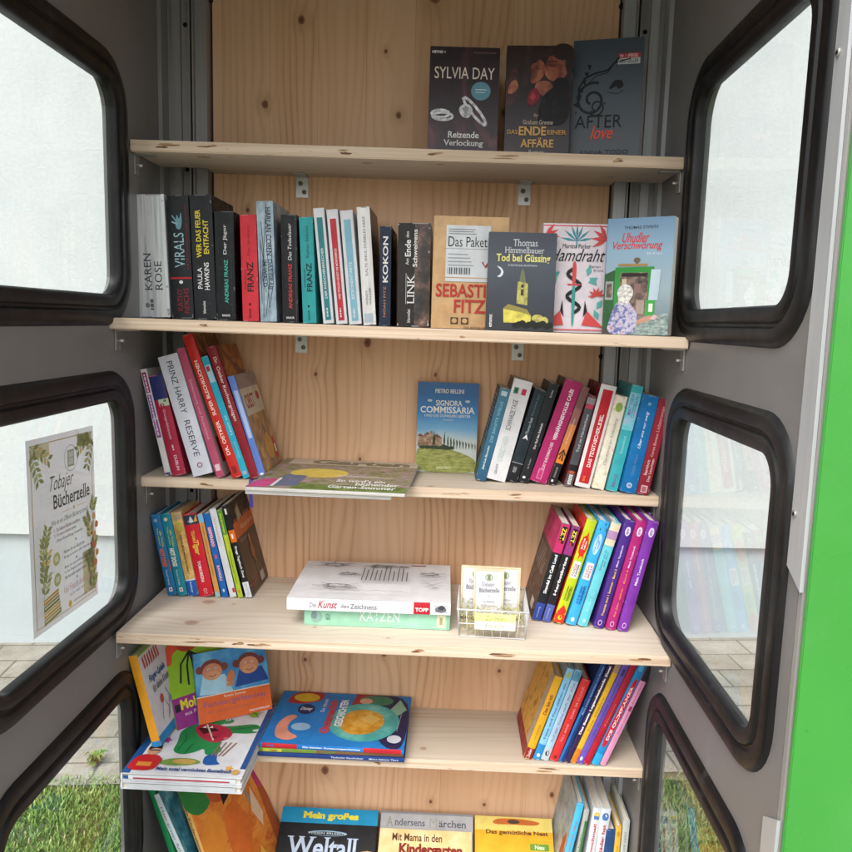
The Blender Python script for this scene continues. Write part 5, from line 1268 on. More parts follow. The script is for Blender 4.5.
shelved('k6', "picture_book", "narrow yellow reader next to last at the bottom right", '#dcae3c', [('e', .5, .92, .26, .03, '#c08a2a'), ('t', "Kleine Hexe", .32, .4, .64, .8, '#a8741c', 'u', .01)])
shelved('k7', "picture_book", "grey-white reader last in the row at the bottom right", '#b4bab4', [('t', "NORA & DER GEIST", .34, .5, .62, .9, '#7a7f7a', 'u', .01)])
# ---- bottom left
def leaning(id_, name, label, loc, lean, yaw, t, d, h, col, ops, kind='hard', back=None, group=None):
    Rm = Matrix.Rotation(yaw, 3, 'Z') @ Matrix.Rotation(lean, 3, 'Y')
    return book(name, label, group or GROUPS['l'], loc, (0, 0, 0), t, d, h, col, ops, kind, 'stand', (0, 0, 0), R_=Rm, back=back)
Z6 = -1.1294
leaning('l1', "picture_book", "plain green slim book leaning at the bottom left", (-.367, -.130, Z6), R(-16.5), 0, .0105, .15, .275, '#12804a', {'spine': []})
leaning('l2', "picture_book", "white slim book with sea pictures leaning at the bottom left", (-.336, -.130, Z6), R(-22), 0, .012, .15, .262, '#c9d2d4', {'spine': [('t', "Mein erster Atlas", .3, .5, .7, .9, '#5a7a8a', 'd'), ('r', 0, 0, 1, .4, 'sea_cover')], 'front': [('r', 0, 0, 1, 1, 'sea_cover')]})
leaning('l3', "picture_book", "cream-spined picture book with a painted orange fantasy cover at the bottom left", (-.300, -.140, Z6), R(-27), R(-26), .014, .185, .278, '#d8a860', {
    'spine': [('t', "Helden im Kinderzimmer", .28, .44, .7, .94, '#5a3a28', 'd', .02)],
    'front': [('r', 0, 0, 1, 1, 'orange_paint'), ('e', .14, .86, .20, .16, '#2a7a3a'), ('p', [(.24, .74), (.26, .94), (.48, .96), (.50, .76), (.40, .68)], '#b0502c'), ('p', [(.40, .66), (.44, .92), (.54, .86), (.52, .70)], '#241814'), ('p', [(.0, .55), (.18, .70), (.34, .62), (.30, .40), (.0, .30)], '#d8862e'), ('p', [(.30, .30), (.34, .62), (.58, .66), (.66, .40), (.5, .22)], '#d06a2a'), ('l', [(.72, .94), (.70, .7), (.78, .45)], .006, '#8a8a86'), ('p', [(.72, .5), (.8, .66), (.86, .44), (.8, .36)], '#e0c0a0'), ('r', .90, 0, 1, 1, '#a8542e'), ('e', .93, .72, .05, .12, '#b83a6a'), ('p', [(.58, .14), (.68, .26), (.76, .10), (.66, .04)], '#e8b04a')]})

# ------------------------------------------------------------------ flat and special books
def fan_pts(cx, cy, r, n, a0=0.0, sq=1.0):
    out = []
    for k in range(n * 2):
        a = a0 + math.pi * k / n; q = r if k % 2 == 0 else r * .45
        out.append((cx + q * math.cos(a), cy + sq * q * math.sin(a)))
    return out
# magazines lying on the third shelf (title runs along the back edge)
zc = shz(2, -.1)
MG = "magazines lying on the third shelf"
def magazine(label, x, y, z, yaw, w, d, t, ops, col, foot):
    return book("magazine", label, MG, (x, y, z), (0, 0, yaw), t, w, d, col, {'front': ops, 'foot': foot}, 'soft', 'flat_foot', (0, -w / 2, -d / 2))
FOOTL = [('r', 0, .3, 1, .36, '#a8b0b8'), ('r', 0, .62, 1, .7, '#b4bcc4')]
magazine("white-edged garden magazine lying underneath on the third shelf", -.116, -.086, zc + .0005, R(-2), .236, .258, .0070, [('r', 0, 0, 1, 1, '#c2c8d4')], '#c2c8d4', FOOTL)
magazine("glossy garden magazine with flower beds and a yellow oval on top of another", -.103, -.090, zc + .0080, R(-2.5), .258, .262, .0052, [
    ('r', 0, 0, 1, 1, 'garden'), ('r', .28, 0, 1, .16, 'meadow'), ('r', .06, .80, 1, 1, '#cdc5b6'), ('t', "~Garten", .22, .82, .94, .985, '#7f7c62', 'h', .05),
    ('e', .36, .50, .20, .15, '#d4bc58'), ('p', [(.10, .06), (.16, .42), (.30, .40), (.30, .08)], '#5f6a86'), ('p', [(.0, .0), (.02, .22), (.14, .28), (.13, .02)], '#c04a7c'), ('r', .14, .05, .16, .3, '#d8d8d8'),
    ('t', "So wird's ein", .52, .25, .84, .33, W, 'h', .02), ('t', "blühender", .66, .16, .94, .24, W, 'h', .02), ('t', "Garten-Sommer", .50, .06, .93, .145, W, 'h', .02)] + lines(.5, .40, .9, .46, 2, '#d8d4c4', .4, .3, 8), '#cfd2d0', FOOTL)
# ribbon of the cornflower cookbook hangs over the shelf edge: thin cloth with thickness
mb2 = MB(); y0 = -.1155
path = [(-.2555, -.101, zc + .0012), (-.2555, -.1125, zc + .0012), (-.2555, y0, zc - .003), (-.2550, y0 - .0005, zc - .020), (-.2540, y0, zc - .046)]
for k in range(len(path) - 1):
    a, c = path[k], path[k + 1]
    for o_, fl in ((0, 0), (.0006, 1)):
        q = [(a[0] - .003, a[1] - o_, a[2] + o_), (a[0] + .003, a[1] - o_, a[2] + o_), (c[0] + .0032, c[1] - o_, c[2] + o_), (c[0] - .0032, c[1] - o_, c[2] + o_)]
        mb2.poly(q if fl else q[::-1], '#3f378c')
tag(mb2.build("bookmark_ribbon"), "short violet ribbon hanging over the third shelf's front edge", "ribbon")

# two thick books lying on the fourth shelf
zd = shz(3, -.03)
ST = "thick books stacked on the fourth shelf"
book("hardcover_book", "thick mint green hardcover lying underneath the white drawing manual", ST, (-.0245, -.183, zd + .0008), (0, 0, R(.2)), .0305, .185, .245, '#9ccfb4', {'spine': [
    ('t', "~KATZEN", .38, .34, .92, .62, '#e6efe6', 'd', .0), ('t', "~DIE SCHÖNSTEN RASSEN", .22, .40, .32, .56, '#c4dccc', 'd')] + [('r', .14, .03, .86, .09, '#d8dcb8'), ('r', .3, .05, .7, .07, '#a89a6a'), ('e', .5, .915, .34, .04, '#8fb0a4'), ('e', .6, .93, .22, .02, '#6f8a8a'), ('t', "GU", .35, .82, .7, .85, '#4f7a6c', 'd', .02), ('r', 0, .0, 1, .02, '#86b89c')]}, 'hard', 'flat_spine', (0, 0, -.1225))
hatch = []
rh = random.Random(4)
def bug(cx, cy, s, n=5):
    o_ = []
    for q in range(4):
        kx, ky = s * rh.uniform(.55, 1.05), s * rh.uniform(.25, .5)
        o_.append(('l', [(cx + rh.uniform(-.1, .1) * s + kx * math.cos(a * .5236), cy + ky * math.sin(a * .5236)) for a in range(13)], .0009, '#4a4a52'))
    for k in range(n + 5):
        a = rh.uniform(0, 6.28); o_.append(('l', [(cx + .5 * s * math.cos(a), cy + .25 * s * math.sin(a)), (cx + 1.2 * s * math.cos(a + .2), cy + .6 * s * math.sin(a + .2)), (cx + 1.6 * s * math.cos(a + .1), cy + .9 * s * math.sin(a + .1))], .0009, '#3d3d44'))
    for k in range(10):
        x = cx + rh.uniform(-.7, .7) * s; y = cy + rh.uniform(-.25, .2) * s
        o_.append(('l', [(x, y), (x + .18 * s, y + .14 * s)], .0010, '#55555c'))
    return o_
kops = [('r', 0, 0, 1, 1, 'sketch_paper'), ('r', .73, .93, .83, .96, '#8c3038')] + bug(.20, .90, .10, 6) + bug(.52, .88, .08, 7) + bug(.68, .86, .03, 5) + bug(.32, .60, .06, 6) + bug(.28, .26, .10, 8) + bug(.86, .62, .07, 5)
kops += vlines(.42, .38, .74, .76, 11, '#5c5c64', .25, .35, 3) + [('l', [(.8 + .01 * k, .2 + .3 * rh.random()), (.9 + .01 * k, .2 + .3 * rh.random())], .0008, '#77777e') for k in range(8)]
kops += [('l', [(.1 + .03 * k, .08 + .05 * rh.random()), (.16 + .03 * k, .08 + .05 * rh.random())], .0008, '#84848a') for k in range(20)]
book("drawing_manual", "white softcover drawing manual with pencil sketches lying on the mint green book", ST, (-.0375, -.197, zd + .0322), (0, 0, R(.5)), .0205, .198, .272, '#dcdde2', {'spine': [
    ('t', "Die", .28, .82, .66, .86, '#5a5a60', 'd'), ('t', "Kunst", .22, .69, .86, .81, '#b0323c', 'd', .01, .4), ('t', "des", .30, .62, .62, .67, '#5a5a60', 'd'), ('t', "~Zeichnens", .26, .45, .66, .61, '#5a5a60', 'd'), ('r', .0, .125, 1, .225, '#b01e2c'), ('t', "TOPP", .22, .135, .55, .215, W, 'd', .03), ('e', .45, .06, .26, .035, '#6a6a70'), ('e', .6, .055, .2, .02, '#3d3d44'), ('l', [(.2, .02), (.8, .1)], .0008, '#4a4a50'), ('l', [(.8, .02), (.2, .1)], .0008, '#4a4a50')],
    'flatv': kops}, 'soft', 'flat_spine', (0, 0, -.136))

# ---- fifth shelf: craft books on the left
ze = shz(4, -.33)
CR = "children's craft books at the left of the fifth shelf"
def craft(label, x, y, z, t, w, d, ops, foot, col='#d8d9dc', **k):
    return book("craft_book", label, CR, (x, y, z), (0, 0, R(k.get('yaw', 0))), t, w, d, col, {'front': ops, 'foot': foot}, 'hard', 'flat_foot', (0, -w / 2, -d / 2))
craft("white-edged craft hardcover lying at the bottom of the left pile", -.3335, -.142, ze + .0008, .0135, .2, .236, [('r', 0, 0, 1, 1, '#c8ccd2')], [('r', .06, .2, .95, .8, '#c4c8cc')])
star = [('p', fan_pts(x, y, r, 5, a), c) for x, y, r, a, c in ((.72, .86, .05, .3, '#5a3a8c'), (.88, .60, .035, .8, '#5a3a8c'), (.20, .42, .05, .2, '#b03a8c'), (.86, .10, .045, .1, '#d8a85a'), (.55, .90, .03, 0, '#2a2a2e'))]
craft("white craft hardcover with a green glove monster and a child in red on its cover", -.3335, -.139, ze + .0150, .0140, .2, .24, [
    ('r', 0, 0, 1, 1, '#d8d9de'), ('r', 0, 0, .07, 1, '#24508c'), ('r', .95, .10, 1, 1, '#24508c')] + star + [
    ('p', [(.30, .28), (.30, .40), (.26, .55), (.34, .66), (.48, .66), (.62, .64), (.74, .66), (.90, .70), (.98, .64), (.86, .60), (.98, .58), (.84, .55), (.72, .56), (.66, .40), (.74, .30), (.60, .24), (.56, .34), (.50, .28), (.40, .24)], '#1f8a4a'),
    ('e', .52, .70, .10, .05, '#1f8a4a'), ('e', .62, .72, .07, .04, '#2f9a5a'), ('e', .50, .72, .03, .02, W), ('e', .63, .74, .025, .018, W), ('e', .50, .72, .012, .01, K), ('e', .63, .74, .01, .008, K),
    ('p', [(.36, .62), (.46, .68), (.66, .64), (.76, .52), (.64, .40), (.52, .44), (.42, .52)], '#b52a48'), ('p', [(.40, .60), (.50, .64), (.60, .58), (.48, .52)], '#3a1420'), ('l', [(.46, .66), (.60, .44)], .003, '#d8c8b0'), ('l', [(.40, .68), (.36, .74), (.42, .72)], .0022, K),
    ('p', [(.62, .12), (.60, .24), (.70, .28), (.72, .18), (.78, .14)], '#1f5aa4')] + [('l', [(.66 + .03 * k, .24), (.68 + .045 * k, .42)], .0028, '#8a6a58') for k in range(4)] + [
    ('p', [(.22, .13), (.34, .19), (.52, .20), (.62, .15), (.50, .11), (.34, .10)], '#7a9a4a'), ('e', .46, .155, .10, .03, '#c8a45a'), ('p', [(.20, .11), (.26, .19), (.28, .12)], '#4a7a3c'),
    ('p', [(.01, .03), (.03, .18), (.10, .23), (.22, .22), (.27, .16), (.25, .03)], '#bf2029'), ('r', .08, .08, .20, .13, '#d88a3c'), ('e', .15, .275, .055, .055, '#c99a7a'), ('p', [(.09, .27), (.10, .35), (.19, .36), (.21, .29), (.15, .31)], '#33241c'), ('r', .11, .27, .2, .283, '#1a1a1c'),
    ('l', [(.34, .30), (.36, .42), (.33, .52)], .0012, '#12603a'), ('l', [(.42, .27), (.44, .38)], .0012, '#12603a'), ('l', [(.70, .60), (.82, .62), (.94, .66)], .0012, '#12603a'), ('p', [(.44, .60), (.46, .63), (.48, .60)], W), ('p', [(.50, .605), (.52, .635), (.54, .60)], W), ('e', .70, .47, .02, .015, '#d86a7c'), ('e', .60, .48, .025, .015, '#8c1c38'),
    ('l', [(.09, .60), (.16, .66), (.14, .74)], .0016, '#2a2a2e'), ('l', [(.12, .58), (.22, .62)], .0016, '#2a2a2e'), ('p', [(.80, .80), (.84, .88), (.90, .84), (.86, .78)], '#8ab82c'), ('l', [(.78, .82), (.92, .86)], .0014, '#2a5a2c'), ('l', [(.80, .90), (.90, .78)], .0014, '#2a5a2c'),
    ('t', "Mein total verrücktes Bastelbuch", .27, .035, .90, .075, '#2a4a86', 'h', .03), ('e', .93, .05, .035, .03, '#c9a060')] + [('l', [(.5 + .02 * k, .80), (.5 + .022 * k, .86 - .01 * (k % 3))], .0016, '#22324a') for k in range(12)], [('r', .06, .25, .95, .8, '#d4d6da'), ('r', .1, .3, .9, .5, '#a8404c'), ('r', .02, .3, .06, .7, '#24508c')])
zt = ze + .0296
leaning('f1', "craft_book", "orange-spined white craft book with finger puppets leaning on the left pile", (-.4105, -.183, zt + .0006), R(-13.6), R(-2), .0155, .10, .168, '#d9d8dc', {
    'spine': [('r', 0, .0, 1, 1, '#e09a22'), ('r', 0, 0, 1, .06, '#2a88c4')], 'front': [('r', 0, 0, 1, 1, '#d6d4da'), ('r', 0, .97, 1, 1, '#7a9a2c'), ('r', 0, 0, 1, .10, '#2a88c4')] +
    [('p', [(.12 + .09 * k, .80), (.10 + .09 * k, .92 + .02 * (k % 2)), (.15 + .09 * k, .95), (.18 + .09 * k, .82)], '#b8504c') for k in range(7)] + [('t', "Finger-Spiele", .16, .62, .80, .72, '#3a5a94', 'h', .03, .2), ('t', "für kleine Kinder", .22, .52, .88, .60, '#4a4a54', 'h', .01, .2),
    ('l', [(.3, .2), (.45, .40), (.6, .25), (.5, .15)], .0016, '#4a4a54'), ('e', .42, .40, .07, .05, '#c0485a'), ('l', [(.55, .18), (.7, .36), (.62, .46)], .0016, '#6a4a94'), ('e', .76, .30, .06, .05, '#3a7ab0')]}, group=CR, back='#7fae2e')
FPOSE['f2'] = (-.3885 + .08 * math.cos(R(42)), -.125 + .08 * math.sin(R(42)), zt + .0008, R(42), .38, R(-2), .16, .165)
faced('f2', "craft_book", "lime green craft book with a black spider mobile behind the monkey book", CR, '#8cb822', [
    ('r', 0, 0, 1, .34, '#8f2a7c'), ('p', [(.0, .70), (.03, .92), (.22, .97), (.38, .90), (.40, .80), (.22, .86), (.1, .82), (.08, .70)], '#cf4a2a'), ('e', .30, .88, .13, .08, '#a83a20'), ('e', .26, .90, .025, .02, W)] +
    [('l', [(.30, .80), (.18 + .07 * k, .68 - .03 * (k % 2)), (.14 + .09 * k, .48 - .04 * (k % 3))], .0034, '#15151a') for k in range(5)] + [
    ('t', "Mobiles", .09, .20, .46, .31, '#e0d22c', 'h', .03), ('t', "aus Papier und Filz", .12, .12, .62, .17, '#d8c4d4', 'h', .01), ('r', .02, .19, .08, .27, '#17171a')], .008)
FPOSE['f3'] = (-.2955, -.070, zt + .0008, R(33), .40, R(1), .139, .126)
monkey = lambda cx, cy, s, b: [('e', cx - 1.05 * s, cy + .2 * s, .36 * s, .36 * s, b), ('e', cx + 1.05 * s, cy + .2 * s, .36 * s, .36 * s, b), ('e', cx, cy + .2 * s, s, .85 * s, b), ('e', cx, cy - .1 * s, .85 * s, .78 * s, '#d08a64'), ('e', cx, cy - .45 * s, .62 * s, .42 * s, '#d99a72'),
    ('e', cx - .3 * s, cy + .16 * s, .10 * s, .10 * s, W), ('e', cx + .3 * s, cy + .16 * s, .10 * s, .10 * s, W), ('e', cx - .3 * s, cy + .15 * s, .05 * s, .06 * s, K), ('e', cx + .3 * s, cy + .15 * s, .05 * s, .06 * s, K), ('l', [(cx - .34 * s, cy - .42 * s), (cx, cy - .56 * s), (cx + .34 * s, cy - .42 * s)], .0011, '#5a2a1c')]
faced('f3', "craft_book", "blue and orange craft book with two paper monkeys on its cover", CR, 'blue_paint', [
    ('p', [(.04, .40), (.10, .66), (.40, .64), (.50, .36)], '#a8d2e6'), ('p', [(.52, .42), (.60, .66), (.92, .66), (1, .44)], '#1f4a94')] + monkey(.235, .72, .155, '#7a3d34') + monkey(.74, .72, .16, '#6f3834') + [
    ('p', [(.40, .52), (.44, .64), (.50, .70), (.54, .60), (.50, .50)], '#c97a4a'), ('p', [(.40, .50), (.52, .52), (.50, .46), (.42, .45)], '#d08a5a'), ('r', 0, 0, 1, .365, '#dc6428'), ('r', 0, .365, 1, .38, '#e0d8cc'), ('t', "Kreativ Sommer", .36, .31, .66, .345, '#e8d4c4', 'h', .01),
    ('t', "Fenstergirlanden", .08, .19, .92, .29, '#9a5a78', 'h', .01), ('t', "für das Kinderzimmer", .12, .12, .78, .165, '#b0604c', 'h'), ('t', "FRECHVERLAG", .68, .035, .96, .06, W, 'h', .02)], .007)

# three thin books in a flat stack
zs = shz(4, -.1)
FS = "thin children's books in a flat stack on the fifth shelf"
def flatbook(label, x, y, z, t, d, h, col, spine, top=None, yaw=0):
    return book("children_book", label, FS, (x, y, z), (0, 0, R(yaw)), t, d, h, col, {'spine': spine, 'flatv': top or []}, 'hard', 'flat_spine', (0, 0, -h / 2))
flatbook("navy thin book at the bottom of the flat stack of three", -.105, -.148, zs + .0008, .0078, .188, .262, '#1d3a78', [('t', "Tierkinder Geschichten", .3, .28, .7, .50, '#c4ccd8', 'd', .02), ('t', "Meine liebsten Tiere", .3, .04, .7, .24, '#c4ccd8', 'd', .02)])
flatbook("jungle green thin book in the middle of the flat stack", -.105, -.146, zs + .0092, .0070, .186, .258, '#6f8a3a', [('r', 0, 0, 1, .6, '#7a5a3c'), ('e', .5, .52, .4, .05, '#5a8a3a'), ('r', .1, .84, .9, .97, '#b0b83c'), ('e', .5, .90, .3, .03, '#8a5a2c')], yaw=.6)
flatbook("blue storybook with a teal oval and ochre patch on top of the flat stack", -.104, -.148, zs + .0168, .0088, .192, .258, '#1f72b8', [
    ('r', 0, .74, 1, .98, '#b8222c'), ('r', 0, .02, 1, .28, '#b8222c'), ('p', [(.3, .90), (.5, .96), (.7, .90)], '#3a6ac0'), ('t', "Die liebsten Gutenachtgeschichten", .26, .30, .70, .70, '#dfe6ee', 'd', .03)], [
    ('r', 0, 0, 1, 1, '#1f78c0'), ('p', [(.62, 1), (.60, .80), (.72, .40), (.86, .0), (1, 0), (1, 1)], '#23204a'), ('p', [(.05, .76), (.10, 1), (.34, 1), (.32, .82), (.18, .74)], '#a8282c'), ('e', .20, .88, .10, .09, '#d8b02c'), ('p', [(.55, .74), (.58, 1), (.72, 1), (.70, .80)], '#a02a30'), ('e', .74, .88, .13, .10, '#3a7a5c'), ('e', .66, .86, .05, .06, '#d0a088'), ('p', [(.84, .66), (.92, .92), (.98, .72), (.92, .6)], '#8ab89c'),
    ('e', .68, .45, .26, .36, '#4aa8a4'), ('e', .68, .45, .24, .33, 'teal_paint'), ('p', [(.50, .34), (.54, .62), (.66, .70), (.80, .62), (.84, .44), (.76, .24), (.60, .20)], 'fur_ochre'), ('p', [(.64, .5), (.72, .6), (.80, .52), (.74, .4)], '#ddb45c'),
    ('e', .23, .64, .065, .10, '#1c2a5c'), ('t', "Disney", .185, .60, .275, .68, '#e6e8f0', 'h', .02, .3), ('t', "Die liebsten", .34, .60, .37, .86, '#dfe6ee', 'u'), ('t', "Gutenacht-", .38, .20, .45, .86, '#b8404c', 'u', .06), ('t', "~GESCHICHTEN", .47, .34, .53, .86, '#eceef2', 'u', .04),
    ('p', [(.08, .10), (.06, .34), (.12, .52), (.20, .50), (.14, .36), (.16, .20), (.26, .12), (.18, .04)], '#d8907a'), ('e', .24, .30, .07, .07, '#8fb4d0'), ('e', .92, .16, .05, .07, '#c4c8d4'), ('l', [(.93, .3), (.95, .75)], .0012, '#9aa0b8')], yaw=-.8)

# ---- bottom shelf, reclining
BS = "large picture books reclining on the bottom shelf"
def recline(id_, name, label, x, y, z, alpha, w, h, t, col, ops):
    Rm = Matrix.Rotation(-(math.pi / 2 - alpha), 3, 'X')
    # (x, y, z) = middle of the upper edge
    base = Vector((x, y, z)) - Rm @ Vector((0, 0, h))
    return book(name, label, BS, base, (0, 0, 0), t, w, h, col, {'front': ops}, 'hard', 'face', (-t, -w / 2, 0), R_=Rm)
recline('wel', "picture_book", "black space picture book with a blue title band reclining on the bottom shelf", -.1305, .030, -1.006, R(33), .196, .215, .012, '#15161a', [
    ('r', 0, .86, 1, 1, '#1c8ab4'), ('t', "~Mein großes", .22, .885, .80, .965, '#dcd03c', 'h', .05), ('e', .50, .775, .20, .024, '#8ab0c4'), ('e', .49, .772, .19, .018, '#15161a'), ('t', "WISSEN ERLEBEN", .30, .765, .68, .785, '#b8c4cc', 'h', .01), ('t', "~Weltall", .10, .56, .82, .74, '#aebcd0', 'h', .02), ('e', .92, .42, .20, .22, 'planet')])
recline('and', "picture_book", "grey fairytale picture book with old-style title behind the cream one", .0665, .034, -1.008, R(36), .187, .205, .010, '#a5a6a8', [
    ('r', 0, 0, 1, 1, '#a8a9ac'), ('r', .0, .98, 1, 1, '#85868a'), ('t', "~A", .06, .86, .14, .95, '#8a8b78', 'h', .0), ('t', "~ndersens", .15, .87, .48, .935, '#4f545c', 'h', .01), ('t', "~M", .52, .86, .62, .95, '#9a9b90', 'h', 0), ('t', "~ärchen", .63, .87, .93, .935, '#4f545c', 'h', .01)])
recline('mit', "picture_book", "cream picture book with brown title in front of the grey fairytale one", .0655, -.004, -1.0195, R(30), .183, .19, .010, '#d8b878', [
    ('r', 0, 0, 1, 1, 'sand_sky'), ('t', "Mit Mama in den", .14, .88, .68, .96, '#5a3420', 'h', .02), ('t', "Kindergarten", .22, .72, .90, .86, '#7a2018', 'h', .05)])
recline('nest', "picture_book", "yellow picture book with a banner emblem reclining right of the cream one", .2415, .030, -1.006, R(34), .155, .205, .010, '#ddb22c', [
    ('r', 0, 0, 1, .87, '#e0a020'), ('r', 0, .87, 1, 1, '#d8c46a'), ('p', [(.22, .95), (.30, .985), (.60, .985), (.86, .96), (.80, .925), (.5, .93), (.26, .925)], '#b8642c'), ('e', .5, .955, .08, .02, '#4a3a2c'), ('t', "Das gemütliche Nest", .14, .825, .94, .875, '#4a3018', 'h', .03), ('r', .70, .70, .94, .76, '#5a8a2c'), ('t', "Neu", .76, .71, .88, .75, '#d8dcc0', 'h', .02)])

# ------------------------------------------------------------------ wire basket with leaflets
zb = shz(3, .17) + .0008
bk = empty("wire_basket", (.1695, -.156, zb), (0, 0, R(-2)))
tag(bk, "small white wire basket holding leaflets and dry straw on the fourth shelf", "basket")
M_wire = ink('#d8d8d8', .4)
hw, hd, hh = .058, .056, .048
mb = MB(); mb2 = MB()
def ring(z, s): return [(-hw * s, -hd * s, z), (hw * s, -hd * s, z), (hw * s, hd * s, z), (-hw * s, hd * s, z)]
for z, s, r_ in ((.0012, .93, .0009), (.024, .965, .0007), (hh, 1.0, .0014)):
    (mb2 if z == hh else mb).tube(ring(z, s), r_, M_wire, 6, True)
for k in range(9):
    f_ = -1 + 2 * k / 8
    for sx, sy, a, b2 in ((f_, -1, hw, hd), (f_, 1, hw, hd)):
        mb.tube([(sx * a * .93, sy * b2 * .93, .0012), (sx * a, sy * b2, hh)], .00065, M_wire, 5)
        mb.tube([(sy * a * .93, sx * b2 * .93, .0012), (sy * a, sx * b2, hh)], .00065, M_wire, 5)
    mb.tube([(f_ * hw * .93, -hd * .93, .0010), (f_ * hw * .93, hd * .93, .0010)], .0006, M_wire, 5)
mb.build("wire_mesh", bk); mb2.build("rim", bk)
mb = MB(); rg = random.Random(2)
for k in range(520):
    x, y, z = rg.uniform(-.051, .051), rg.uniform(-.049, .049), rg.uniform(.003, .034)
    a, b2, l = rg.uniform(0, 6.28), rg.uniform(-.6, .6), rg.uniform(.006, .02)
    d = Vector((math.cos(a) * math.cos(b2), math.sin(a) * math.cos(b2), math.sin(b2) * .6)) * l
    p0 = Vector((x, y, z)); p1 = p0 + d
    p1.x = max(-.052, min(.052, p1.x)); p1.y = max(-.050, min(.050, p1.y)); p1.z = max(.002, min(.040, p1.z))
    n_ = Vector((-d.y, d.x, d.z * .3)).normalized() * .0006
    m_ = (p0 + p1) / 2 + Vector((0, 0, .003))
    c = ('#b8b25a', '#cfc67e', '#98a04a', '#d6cfa0')[k % 4]
    mb.poly([p0 - n_, p0 + n_, m_ + n_, m_ - n_], c); mb.poly([m_ - n_, m_ + n_, p1 + n_, p1 - n_], c)
tag(mb.build("straw", None, (.1695, -.156, zb), (0, 0, R(-2))), "pale yellow-green dry straw filling the wire basket", "straw", kind='stuff')
def leafdraw(w):
    ops = [('r', .05, .02, .95, .98, '#c9b47c'), ('r', .07, .035, .93, .965, '#d6d4dc')]
    ops += [('e', .5, .84, .13, .07, '#8a9c6a'), ('e', .5, .84, .10, .055, '#c4c8c0'), ('r', .45, .79, .55, .89, '#7a8a6a')]
    ops += [('t', "Tobajer", .26, .64, .70, .74, '#6a6a74', 'h', .0, .4), ('t', "~Bücherzelle", .18, .54, .86, .63, '#6a6a74', 'h', .015), ('e', .5, .47, .02, .01, '#8a8a7a'), ('t', "zum Mitnehmen", .3, .34, .72, .38, '#8a8a96', 'h', 0), ('t', "Bücher tauschen", .26, .26, .76, .30, '#8a8a96', 'h')]
    return ops
def leaflet(label, x, y, yaw, back, w, h, t, dz=0):
    Rm = Matrix.Rotation(R(yaw), 3, 'Z') @ Matrix.Rotation(-R(back), 3, 'X')
    r_ = empty("leaflet_bundle", (x, y, zb + .004 + dz)); r_.rotation_euler = Rm.to_euler()
    tag(r_, label, "leaflets", "leaflet bundles in the wire basket")
    mb = MB()
    for k in range(6):
        o_ = (k % 2) * .0006
        mb.box((-w / 2 + o_, .0002 + t * k / 6, 0), (w / 2 + o_, t * (k + 1) / 6 - .0002, h - .0008 * (k % 3)), '#cbbd94' if k % 2 else '#d6cdb4')
    draw(mb, (Vector((-w / 2, .0002, 0)), Vector((w, 0, 0)), Vector((0, 0, h)), Vector((0, -1, 0))), leafdraw(w))
    mb.build("leaflets", r_)
leaflet("bundle of gold-edged leaflets behind the others at the basket's left", .1415, -.128, -3, 6, .052, .089, .010)
leaflet("bundle of gold-edged leaflets in the middle, foremost in the basket", .1640, -.1385, 2, 7, .052, .0870, .008)
leaflet("bundle of gold-edged leaflets fanned at the basket's right", .1920, -.127, -4, 6, .052, .0880, .010)
lab = MB()
Rl = Matrix.Rotation(R(-2), 3, 'Z') @ Matrix.Rotation(R(-5), 3, 'X')
lab.box((-.033, -.0006, 0), (.033, .0006, .026), '#dfe392')
draw(lab, (Vector((-.033, -.0006, 0)), Vector((.066, 0, 0)), Vector((0, 0, .026)), Vector((0, -1, 0))), [('r', 0, 0, 1, .52, '#e6e6d8'), ('t', "Zur freien", .26, .58, .74, .88, '#8a8a4c', 'h', .0, .35), ('t', "Entnahme", .26, .14, .74, .42, '#8a8a6a', 'h', .0, .35)])
lo = lab.build("basket_label", None, (.1710, -.2165, zb + .018)); lo.rotation_euler = Rl.to_euler()
tag(lo, "yellow paper label hanging on the front of the wire basket", "label")

# ------------------------------------------------------------------ poster on the left middle pane
pm, N, L, b = base_mat("poster_paper")
b.inputs["Base Color"].default_value = lin('#dcd9de'); b.inputs["Roughness"].default_value = .5
trl = N.new("ShaderNodeBsdfTranslucent"); trl.inputs[0].default_value = (.82, .80, .82, 1)
mx = N.new("ShaderNodeMixShader"); mx.inputs[0].default_value = .70
L.new(b.outputs[0], mx.inputs[1]); L.new(trl.outputs[0], mx.inputs[2]); L.new(mx.outputs[0], N["Material Output"].inputs[0])
mb = MB()
O, U, V, Nn = Vector((-.4544, -.459, -.446)), Vector((0, .184, -.004)), Vector((0, 0, .266)), Vector((1, 0, 0))
c4 = [O, O + U, O + U + V, O + V]
mb.poly(c4, pm); mb.poly([p - Nn * .0004 for p in c4][::-1], pm)
for a in range(4):
    p, q = c4[a], c4[(a + 1) % 4]; mb.poly([p, p - Nn * .0004, q - Nn * .0004, q], pm)
GO, GL, GD = '#cdb672', '#adb474', '#8c955c'
def twig(x, y, a, l, n, c, s=.085):
    o_ = [('l', [(x, y), (x + l * math.cos(a), y + .7 * l * math.sin(a))], .0009, GD)]
    for k in range(n):
        t = (k + 1) / n; cx, cy = x + l * t * math.cos(a), y + .7 * l * t * math.sin(a)
        for sg in (-1, 1): o_.append(('p', [(min(.975, max(.02, u_)), min(.985, max(.015, v_))) for u_, v_ in leaf(cx, cy, a + sg * .8, s, s * .24)], c if k % 2 else GD))
    return o_
ops = [('r', .04, .03, .96, .035, GO), ('r', .04, .965, .96, .97, GO), ('r', .04, .03, .05, .97, GO), ('r', .95, .03, .96, .97, GO), ('r', .05, .9, .3, .965, '#d4cfae'), ('r', .72, .9, .95, .965, '#d4cfae'), ('r', .75, .05, .95, .3, '#d0cca8')]
